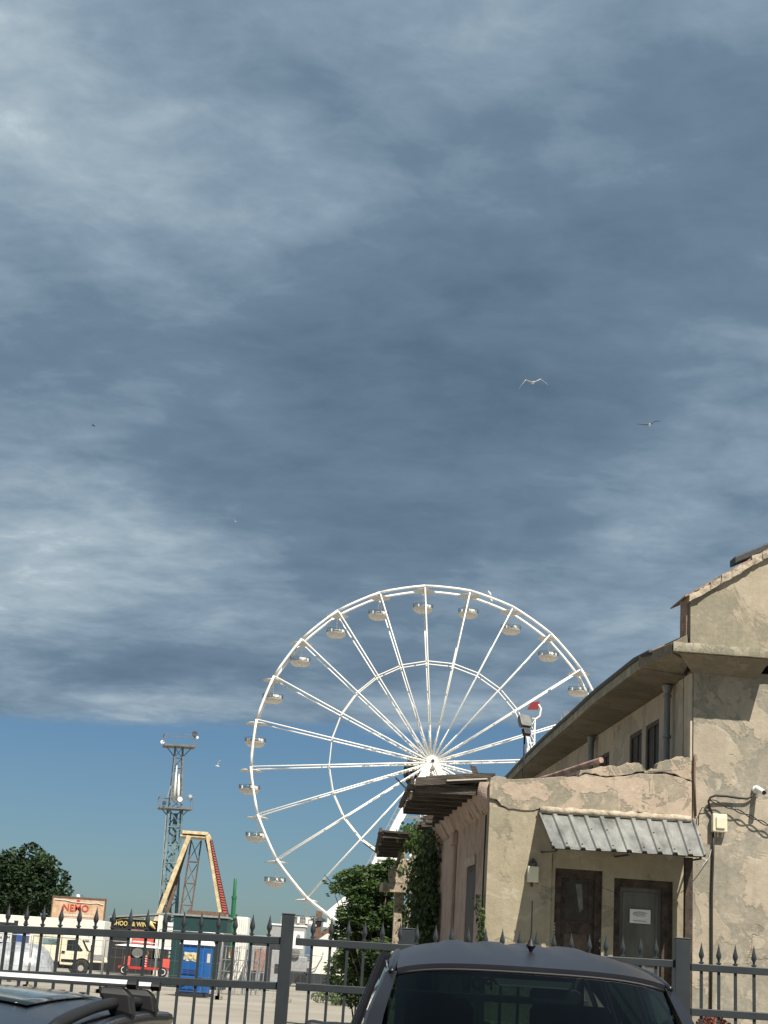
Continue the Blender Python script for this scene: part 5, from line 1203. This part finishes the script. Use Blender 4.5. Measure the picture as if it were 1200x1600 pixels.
# ================================================================== STREET FENCE
YF=11.5
def finial(mb,x_,z0,h=.17):
    r=[(.009,0),(.009,.018),(.018,.036),(.0195,.050),(.013,.076),(.006,.105),(.0015,.132)]
    mb.lathe([(a*1.0,b) for a,b in r],(x_,YF,z0),8)
def fence_run(lab,xs_px,railtop,raillow,endl,endr):
    """railtop/raillow: py of rail centre as function of px"""
    a=W(endl,railtop(endl),YF); b=W(endr,railtop(endr),YF)
    t=thing('steel_fence',lab,'fence',(0,0,0))
    for f in (railtop,raillow):
        p=W(endl,f(endl),YF); q=W(endr,f(endr),YF); mb=MB(); mb.beam(p,q,.045,.052); mb.build('rail','fence',t,bevel=.004)
    p=W(endl,raillow(endl),YF); q=W(endr,raillow(endr),YF); p.z=.28;q.z=.28; mb=MB(); mb.beam(p,q,.045,.045); mb.build('rail','fence',t,bevel=.004)
    for px in xs_px:
        zt_=W(px,railtop(px),YF); x_=W(px,railtop(px),YF).x+random.uniform(-.003,.003)
        mb=MB(); tl_=random.uniform(-.004,.004)
        mb.box(x_-.010,x_+.010,YF-.010,YF+.010,.14,zt_.z+.042); finial(mb,x_,zt_.z+.041)
        # small collar and side lugs under the point
        mb.box(x_-.016,x_+.016,YF-.016,YF+.016,zt_.z+.030,zt_.z+.040)
        mb.build('bar','fence',t,smooth=35)
    return t
fr=lambda px:1450.5+px*.0385+max(0,px-200)*.010
fl_=lambda px:1521+px*.0452
fence_run('dark grey spiked steel fence section left of the thick post',[-72,-45,-17,10,39,65.5,93,122,147.5,175,202,229,256,285,312.5,339.5,366,392.5,419],fr,fl_,-90,438)
gt=lambda px:1471+(px-460)*.0590
gl_=lambda px:1541.5+(px-460)*.0590
fence_run('dark grey spiked gate section behind the parked suv',[488,516.5,543.5,569,596,624,651,679,705,731,758,784,811,838,865,892,920,946,973,1000,1025],gt,gl_,462,1054)
rt=lambda px:1511+(px-1080)*.064; rl_=lambda px:1581+(px-1080)*.064
fence_run('dark grey spiked fence section in front of the tall wall',[1096,1123,1149.5,1177.5,1204.5,1232,1259],rt,rl_,1079,1290)
for (px,py,w_,lab) in ((451,1430,.088,'thick square fence post left of the gate section'),(1065,1468,.105,'thick square gate post right of the parked suv'),(638,1453,.10,'short square post behind the gate near the ruined piers')):
    yy=YF if px!=638 else YF+.6
    p=W(px,py,yy); mb=MB(); mb.box(p.x-w_/2,p.x+w_/2,yy-w_/2,yy+w_/2,0,p.z); 
    o=thing('fence_post',lab,'fence post',(0,0,0)); mb.build('shaft','fence',o,bevel=.004)
    mb=MB(); mb.box(p.x-w_/2-.004,p.x+w_/2+.004,yy-w_/2-.004,yy+w_/2+.004,p.z+.002,p.z+.012); mb.build('cap','fence',o,bevel=.003)

# ================================================================== CARS
def carwheel(parent,x_,y_,z_,r=.34,side=1):
    rx=Matrix.Rotation(R(90)*side,4,'Y')
    mb=MB(); mb.lathe([(r*.62,-.1),(r*.93,-.1),(r,-.06),(r,.07),(r*.93,.11),(r*.62,.1)],(x_,y_,z_),28,rx); wv=mb.build('wheel','rubber',parent,smooth=40)
    mb=MB(); mb.lathe([(.03,.07),(.06,.08),(r*.55,.04),(r*.62,.09)],(x_,y_,z_),28,rx); mb.build('rim','rim',wv,smooth=40)
def body_loft(parent,name,m,stations,wshape,smooth=35,bev=0):
    """stations: (y, halfwidth, zlow, zhigh, crown) -> closed rounded sections"""
    secs=[]
    for (y_,hw,zl,zh,cr_) in stations:
        sec=[]; n=9
        for i in range(n):                      # right side up
            t=i/(n-1); z_=zl+(zh-zl)*t; ww=hw*wshape(t); sec.append((ww,y_,z_))
        for i in range(1,6): u_=1-i/3; sec.append((hw*wshape(1)*u_,y_,zh+cr_*(1-u_*u_)))
        sec[-1]=(-hw*wshape(1)*.667,y_,zh+cr_*(1-.667**2))
        for i in range(n-1,-1,-1):
            t=i/(n-1); z_=zl+(zh-zl)*t; sec.append((-hw*wshape(t),y_,z_))
        secs.append(sec)
    mb=MB(); mb.loft(secs); return mb.build(name,m,parent,smooth=smooth)
# --- SUV facing the viewer
SX=.775
suv=thing('suv','dark charcoal suv with ribbed roof parked facing the street before the gate','car',(SX,0,0))
ws=lambda t:(.90+.10*math.sin(math.pi*min(1,t*1.3+.05)))*(1-.06*max(0,t-.75)*4)
body_loft(suv,'body','carpaint',[(5.18,.70,.40,.78,.01),(5.25,.84,.30,.96,.02),(5.5,.90,.24,1.05,.03),(6.2,.92,.22,1.12,.03),(6.5,.92,.22,1.17,.02),(8.0,.92,.22,1.19,.0),(9.6,.91,.22,1.19,.0),(9.85,.86,.28,1.18,.0),(9.93,.78,.36,1.0,.0)],ws)
# roof shell with longitudinal ribs
def roofz(u_,y_):                              # u -1..1 across
    t=(y_-7.02)/(9.75-7.02)
    zc_=1.732+.108*(1-(1-min(t/.45,1))**2)-.05*max(0,(t-.55)/.45)**2
    z_=zc_-(.030+.03*min(1,t*2))*abs(u_)**5-.010*u_*u_
    if t>.12:
        for c_ in (-.52,-.17,.17,.52):
            d_=abs(u_-c_)/.105
            if d_<1: z_+=.011*min(1,(1-d_)*3)*min(1,(t-.12)*6)
    return z_
def roofhw(y_):
    t=(y_-7.02)/(9.75-7.02); return .590-.045*min(1,max(0,t)*2.2)
mb=MB(); ny=26; nx=60; gr=[]
for i in range(ny+1):
    y_=7.02+(9.75-7.02)*i/ny; row=[]
    for j in range(nx+1):
        u_=-1+2*j/nx; row.append(mb.v((u_*roofhw(y_),y_+(.018*u_*u_ if i<3 else 0),roofz(u_,y_))))
    gr.append(row)
lowr=[]
for i in range(ny+1):
    for j in (0,nx): pass
for i in range(ny):
    for j in range(nx): mb.bm.faces.new((gr[i][j],gr[i][j+1],gr[i+1][j+1],gr[i+1][j]))
rf=mb.build('roof','roofpaint',suv,smooth='all'); md=rf.modifiers.new('thick','SOLIDIFY'); md.thickness=.035; md.offset=-1; md=rf.modifiers.new('split','EDGE_SPLIT'); md.split_angle=R(40)
# side roof rails / cant rails
for s_ in (-1,1):
    mb=MB(); pts_=[]
    for i in range(ny+1):
        y_=7.0+(9.78-7.0)*i/ny; yy=min(max(y_,7.02),9.75); pts_.append((s_*(roofhw(yy)+.006+.016*max(0,1-(yy-7.02)/.5)),y_+.03,roofz(1,yy)-.016))
    mb.tube(pts_,[.012,.018,.024]+[.027]*(len(pts_)-3),8); mb.build('cant_rail','carpaint',suv,smooth='all')
# pillars and glass: base of greenhouse at z=1.18
def P3(s_,u,y_,z_): return (s_*u,y_,z_)
hdz=roofz(1,7.02)
for s_ in (-1,1):
    mb=MB(); mb.loft([[(s_*.700,6.42,1.16),(s_*.790,6.46,1.16),(s_*.800,6.68,1.16),(s_*.72,6.64,1.16)],[(s_*.640,6.80,1.50),(s_*.704,6.83,1.50),(s_*.712,7.02,1.50),(s_*.650,6.98,1.50)],[(s_*.588,7.035,hdz-.012),(s_*.634,7.05,hdz-.02),(s_*.640,7.22,hdz-.02),(s_*.600,7.20,hdz-.015)]]); mb.build('pillar','carpaint',suv,smooth=50)
    for (yb,wv_) in ((8.05,.07),(9.05,.09),(9.66,.16)):
        mb=MB(); mb.hexa([(s_*.80,yb,1.18),(s_*.80,yb+wv_,1.18),(s_*.84,yb+wv_,1.18),(s_*.84,yb,1.18),(s_*.60,yb,roofz(1,min(yb,9.7))-.01),(s_*.60,yb+wv_,roofz(1,min(yb,9.7))-.01),(s_*.645,yb+wv_,roofz(1,min(yb,9.7))-.01),(s_*.645,yb,roofz(1,min(yb,9.7))-.01)]); mb.build('pillar','carpaint',suv)
    for (ya,yb) in ((7.0,8.04),(8.13,9.04),(9.15,9.65)):
        y2=ya+.14 if ya<7.1 else ya
        mb=MB(); mb.hexa([(s_*.818,ya-.35 if ya<7.1 else ya,1.185),(s_*.818,yb,1.185),(s_*.824,yb,1.185),(s_*.824,ya-.35 if ya<7.1 else ya,1.185),(s_*.622,y2,roofz(1,y2)-.03),(s_*.622,yb,roofz(1,min(yb,9.7))-.03),(s_*.628,yb,roofz(1,min(yb,9.7))-.03),(s_*.628,y2,roofz(1,y2)-.03)]); mb.build('side_window','sideglass',suv)
def sheet(rows,nm,m_,th=.006):
    mb=MB(); gr=[[mb.v(p) for p in r] for r in rows]
    for i in range(len(gr)-1):
        for j in range(len(gr[0])-1): mb.bm.faces.new((gr[i][j],gr[i][j+1],gr[i+1][j+1],gr[i+1][j]))
    return mb.build(nm,m_,suv,smooth='all')
rows=[]
for i in range(7):
    t=i/6; hw=.702*(1-t)+.592*t; row=[]
    for j in range(13):
        u_=-1+j/6; y_=6.40+(7.02-6.40)*t+(.06*(1-t)+.018)*u_*u_-.0; z_=1.165*(1-t)+(roofz(u_,7.02)-.028)*t; row.append((u_*hw,y_,z_))
    rows.append(row)
sheet(rows,'windscreen','windscreen')
# header trim + wipers
mb=MB(); mb.tube([(u_/10*.592,7.02+.018*(u_/10)**2,roofz(u_/10,7.02)-.026) for u_ in range(-10,11)],.006,6); mb.build('header_seal','plastic',suv,smooth='all')
mb=MB(); mb.box(-.66,.66,6.36,6.46,1.12,1.17); mb.build('cowl','plastic',suv)
# band at the top of the glass, mirror and sensor housing
mb=MB(); mb.hexa([(-.15,7.00,1.645),(.17,7.00,1.645),(.17,7.08,1.645),(-.15,7.08,1.645),(-.19,7.06,1.705),(.21,7.06,1.705),(.21,7.14,1.70),(-.19,7.14,1.70)]); mb.build('sensor_housing','plastic',suv,bevel=.01)
mb=MB(); mb.loft([[(x_,y_,z_) for x_,z_ in ((.0,1.595),(.02,1.578),(.20,1.578),(.225,1.595),(.225,1.635),(.20,1.65),(.02,1.65),(.0,1.635))] for y_ in (7.03,7.07)]); mb.build('rear_view_mirror','plastic',suv,bevel=.008)
# interior
mb=MB(); mb.box(-.62,.62,6.6,9.5,.5,.62); mb.box(-.66,.66,6.45,6.95,.62,1.14); mb.build('dashboard','interior',suv,bevel=.03)
for (x_,y_) in ((-.34,7.75),(.34,7.75),(-.34,8.75),(.34,8.75)):
    mb=MB(); mb.loft([[(x_+a*s2,y_+b,z_) for a,b in ((-.24,-.07),(.24,-.07),(.26,.0),(.22,.08),(-.22,.08),(-.26,0))] for z_,s2 in ((.65,1),(1.0,1.05),(1.22,.9),(1.33,.6))]); st_=mb.build('seat','interior',suv,smooth=50)
    mb=MB(); mb.loft([[(x_+a*s2,y_+b*s2+.02,z_) for a,b in ((-.13,-.05),(.13,-.05),(.15,.0),(.12,.06),(-.12,.06),(-.15,0))] for z_,s2 in ((1.36,.8),(1.40,1.0),(1.52,1.0),(1.57,.75))]); mb.build('headrest','interior',st_,smooth=50)
mb=MB()
mb.tube([(.34+.17*math.cos(R(a)),7.02+.06*math.sin(R(a)),1.20+.17*math.sin(R(a))) for a in range(0,360,18)],.015,6,closed=True); mb.build('steering_wheel','plastic',suv,smooth='all')
# rear window with lettering
mb=MB(); mb.box(-.62,-.56,9.72,9.78,1.2,1.72); mb.box(.56,.62,9.72,9.78,1.2,1.72); mb.box(-.56,.56,9.72,9.78,1.67,1.73); mb.box(-.56,.56,9.72,9.78,1.2,1.26); rwf=mb.build('rear_window_frame','plastic',suv)
mb=MB(); mb.box(-.56,.56,9.745,9.75,1.26,1.67); mb.build('rear_window','windscreen',rwf)
textmesh('lettering','POL',.10,'plastic',rwf,Matrix.Translation((-.02,9.757,1.625))@Matrix.Rotation(R(180),4,'Z')@Matrix.Rotation(R(90),4,'X'),depth=.001,bold=.003)
# aerial with diamond base on the roof front
a=W(829,1495,7.5); mb=MB(); ax=a.x-SX; az=roofz(ax/.62,7.5)
mb.lathe([(.006,0),(.010,.01),(.024,.028),(.012,.050),(.006,.062),(.0035,.10),(.003,.235)],(ax,7.5,az),8); mb.build('aerial','plastic',suv,smooth=50)
# mirrors, lights, wheels, plate, grille
for s_ in (-1,1):
    mb=MB(); mb.loft([[(s_*(.80+x_),y_,z_) for x_,z_ in ((.0,1.24),(.03,1.20),(.17,1.21),(.21,1.26),(.20,1.41),(.15,1.47),(.06,1.46),(.0,1.40))] for y_ in (6.52,6.60,6.68)]); mb.beam((s_*.76,6.62,1.22),(s_*.84,6.6,1.28),.06); mb.build('wing_mirror','plastic',suv,bevel=.02)
    mb=MB(); mb.box(s_*.72-.12,s_*.72+.12,5.16,5.24,.72,.90); mb.build('headlight','silver',suv,bevel=.02)
    mb=MB(); mb.box(s_*.74-.09,s_*.74+.09,9.86,9.95,.85,1.15); mb.build('tail_light','red',suv,bevel=.02)
    for y_ in (6.05,8.95): carwheel(suv,s_*.86,y_,.35,.35,s_)
mb=MB(); 
for i in range(5): mb.box(-.5,.5,5.14,5.2,.60+i*.05,.625+i*.05)
mb.build('grille','plastic',suv)
mb=MB(); mb.box(-.26,.26,5.12,5.15,.42,.53); mb.build('number_plate','paper',suv)

# --- black estate car on the left with roof bars
EX=-1.42
es=thing('estate_car','glossy black estate car with silver roof bars at the bottom left','car',(EX,0,0))
body_loft(es,'body','carblack',[(3.95,.70,.40,.80,0),(4.05,.84,.28,.98,0),(4.4,.89,.22,.99,.01),(7.4,.89,.22,.98,.02),(7.8,.88,.22,.93,.03),(8.5,.84,.26,.80,.03),(8.72,.72,.36,.66,.02)],ws)
def ez(u_,y_):
    t=(y_-4.25)/(7.15-4.25); return 1.478+.055*math.sin(math.pi*(.12+.76*t))-.055*abs(u_)**3-.018*u_*u_
def ehw(y_): return .60
mb=MB(); ny=22;nx=28; gr=[]
for i in range(ny+1):
    y_=4.25+2.9*i/ny; gr.append([mb.v(((-1+2*j/nx)*ehw(y_),y_-(.10*(-1+2*j/nx)**2 if i>ny-3 else 0),ez(-1+2*j/nx,y_))) for j in range(nx+1)])
for i in range(ny):
    for j in range(nx): mb.bm.faces.new((gr[i][j],gr[i][j+1],gr[i+1][j+1],gr[i+1][j]))
rf=mb.build('roof','carblack',es,smooth='all'); md=rf.modifiers.new('thick','SOLIDIFY'); md.thickness=.03; md.offset=-1
mb=MB(); gr=[]
for i in range(11):
    y_=5.1+1.35*i/10; gr.append([mb.v(((-1+2*j/16)*.40,y_,ez((-1+2*j/16)*.66,y_)+.005)) for j in range(17)])
for i in range(10):
    for j in range(16): mb.bm.faces.new((gr[i][j],gr[i][j+1],gr[i+1][j+1],gr[i+1][j]))
sr=mb.build('sunroof','sunroof',es,smooth='all'); md=sr.modifiers.new('thick','SOLIDIFY'); md.thickness=.004; md.offset=1
mb=MB()
for i in range(-4,5): mb.box(i*.09-.01,i*.09+.01,6.86,6.92,ez(i*.14,6.88)+.002,ez(i*.14,6.88)+.008)
mb.build('roof_ticks','plastic',es)
for s_ in (-1,1):
    mb=MB(); mb.tube([(s_*.615,4.3+2.8*i/14,ez(1,4.3+2.8*i/14)-.012) for i in range(15)],.030,8); mb.build('cant_rail','carblack',es,smooth='all')
    mb=MB(); mb.tube([(s_*.575,4.55+2.4*i/14,ez(.96,4.55+2.4*i/14)+.012+.032*math.sin(math.pi*i/14)**.4) for i in range(15)],.020,8); mb.build('roof_rail','plastic',es,smooth='all')
    mb=MB(); mb.loft([[(s_*.60,7.1,1.37),(s_*.63,7.1,1.36),(s_*.63,7.2,1.34),(s_*.60,7.2,1.35)],[(s_*.74,7.75,.96),(s_*.79,7.75,.96),(s_*.79,7.9,.95),(s_*.74,7.9,.95)]]); mb.build('pillar','carblack',es)
    mb=MB(); mb.hexa([(s_*.80,4.35,.98),(s_*.80,7.8,.98),(s_*.806,7.8,.98),(s_*.806,4.35,.98),(s_*.612,4.5,1.40),(s_*.612,7.08,1.40),(s_*.618,7.08,1.40),(s_*.618,4.5,1.40)]); mb.build('side_window','sideglass',es)
    mb=MB(); mb.loft([[(s_*(.86+x_),y_,z_) for x_,z_ in ((0,.98),(.17,.99),(.2,1.04),(.18,1.12),(.05,1.13),(0,1.08))] for y_ in (7.35,7.5)]); mb.build('wing_mirror','carblack',es,bevel=.02)
    for y_ in (4.85,7.75): carwheel(es,s_*.83,y_,.33,.33,s_)
mb=MB(); mb.hexa([(-.60,7.14,1.36),(.60,7.14,1.36),(.60,7.146,1.365),(-.60,7.146,1.365),(-.74,7.85,.97),(.74,7.85,.97),(.74,7.856,.975),(-.74,7.856,.975)]); mb.build('windscreen','sideglass',es)
mb=MB(); mb.hexa([(-.74,4.02,.99),(.74,4.02,.99),(.74,4.028,.99),(-.74,4.028,.99),(-.58,4.24,1.37),(.58,4.24,1.37),(.58,4.248,1.37),(-.58,4.248,1.37)]); mb.build('rear_window','sideglass',es)
mb=MB(); mb.box(-.7,.7,4.3,7.4,.4,.95); mb.build('cabin_interior','interior',es)
for s_ in (-1,1):
    mb=MB(); mb.box(s_*.72-.1,s_*.72+.1,3.93,4.03,.78,.95); mb.build('tail_light','red',es,bevel=.02)
    mb=MB(); mb.box(s_*.66-.12,s_*.66+.12,8.66,8.76,.58,.72); mb.build('headlight','silver',es,bevel=.02)
# roof bars
for (y_,z_,xe,lab) in ((5.80,1.578,-.78,'nearer silver roof bar clamped across the black estate car'),(6.45,1.562,-.775,'farther silver roof bar clamped across the black estate car')):
    rb=thing('roof_bar',lab,'roof bar',(EX,y_,0),0,'silver roof bars on the estate car')
    e_=xe-EX
    mb=MB(); 
    sec=[(-.035,.0),(-.025,.010),(.0,.014),(.025,.010),(.035,0),(.025,-.010),(0,-.012),(-.025,-.010)]
    mb.loft([[(x_,a,z_+b) for a,b in sec] for x_ in (-e_+.04,0,e_-.03)]); mb.build('bar','silver',rb,smooth=50)
    for s_ in (-1,1):
        mb=MB(); mb.loft([[(s_*x_,a*1.15,z_+b*1.5) for a,b in sec] for x_ in (e_-.028,e_+.005)]); mb.build('end_cap','plastic',rb,smooth=50)
        zr=ez(.96,y_)+.03
        mb=MB(); mb.loft([[(s_*(.515),-.04,z_-.014),(s_*(.60),-.04,z_-.014),(s_*(.60),.04,z_-.014),(s_*(.515),.04,z_-.014)],[(s_*(.515),-.05,z_-.034),(s_*(.63),-.05,z_-.038),(s_*(.63),.05,z_-.038),(s_*(.515),.05,z_-.034)],[(s_*(.55),-.05,zr+.0),(s_*(.645),-.05,zr-.02),(s_*(.645),.05,zr-.02),(s_*(.55),.05,zr+.0)],[(s_*(.565),-.04,zr-.03),(s_*(.64),-.04,zr-.05),(s_*(.64),.04,zr-.05),(s_*(.565),.04,zr-.03)]]); mb.build('foot','plastic',rb,bevel=.018)

# ================================================================== GULLS
def gull(px,py,Y,span,lab,heading,roll,up,m_wing,under='gullw',sym=1.0):
    """up = (inner rise, outer rise) of each wing; heading about Z"""
    t=thing('gull',lab,'gull',W(px,py,Y)); t.rotation_euler=(roll[0],roll[1],heading)
    s=span/2
    mb=MB(); pr=[(.01,-.23),(.035,-.19),(.058,-.08),(.06,.03),(.045,.12),(.034,.17),(.036,.20),(.026,.235),(.008,.27)]
    mb.lathe([(r*span/1.3,z_*span/1.3) for r,z_ in pr],(0,0,0),10,Matrix.Rotation(R(-90),4,'X')); b=mb.build('body',under,t,smooth='all')
    mb=MB(); mb.hexa([(-.05*s,-.42*s,0),(.05*s,-.42*s,0),(.03*s,-.2*s,0),(-.03*s,-.2*s,0),(-.05*s,-.42*s,.01*s),(.05*s,-.42*s,.01*s),(.03*s,-.2*s,.02*s),(-.03*s,-.2*s,.02*s)]); mb.build('tail',under,t)
    for sgn in (-1,1):
        u1,u2=up[0 if sgn<0 else 1]
        secs=[]
        for (f,ch,z_,yo) in ((0,.20,0,0),(.25,.20,u1*.5,.04),(.5,.17,u1,.06),(.75,.11,(u1+u2)/2,.0),(1.0,.02,u2,-.10)):
            x_=sgn*f*s*math.sqrt(max(.1,1-(max(abs(u1),abs(u2))*.5)**2)); zz=z_*s; th_=.012*s+.01*s*(1-f)
            secs.append([(x_,(yo+ch*.6)*s,zz),(x_,(yo+ch*.1)*s,zz+th_*1.4),(x_,(yo-ch*.9)*s,zz),(x_,(yo)*s,zz-th_*.3)])
        mb=MB(); mb.loft(secs); mb.build('wing',m_wing,t,smooth='all')
gull(833,598,58,1.25,'pale gull with arched wings high over the ferris wheel',R(185),(R(-12),R(6)),((.22,-.12),(.18,-.42)),'gullw')
gull(1015,664,70,1.25,'dark winged gull gliding high on the right',R(170),(R(-8),R(12)),((.20,.12),(.12,.30)),'gulld')
gull(146,665,190,1.15,'tiny dark gull far off on the left of the cloudy sky',R(80),(0,0),((.1,0),(.1,0)),'gulld','gulld')
gull(340,1197,170,1.15,'small white gull between the light mast and the wheel',R(110),(R(10),R(10)),((.6,1.0),(.1,.2)),'gullw')
gull(368,815,260,1.2,'tiny white gull in the clouds above the wheel left side',R(60),(0,0),((.4,.7),(.1,.2)),'gullw')
for px,py,lab in ((765,930,'white gull perched on the front rim at upper right'),(767,940,'white gull perched on the rear rim just below its neighbour')):
    p=W(px,py,149 if py<935 else 151); mb=MB(); mb.lathe([(.01,-.3),(.09,-.15),(.11,0),(.06,.14),(.07,.2),(.05,.27),(.01,.3)],(0,0,.2),8,Matrix.Rotation(R(-35),4,'Y')); t=thing('perched_gull',lab,'gull',p); mb.build('body','gullw',t,smooth='all')
    mb=MB(); mb.tube([(0,0,-.05),(0,.0,.1)],.012,4); mb.build('legs','gold',t)
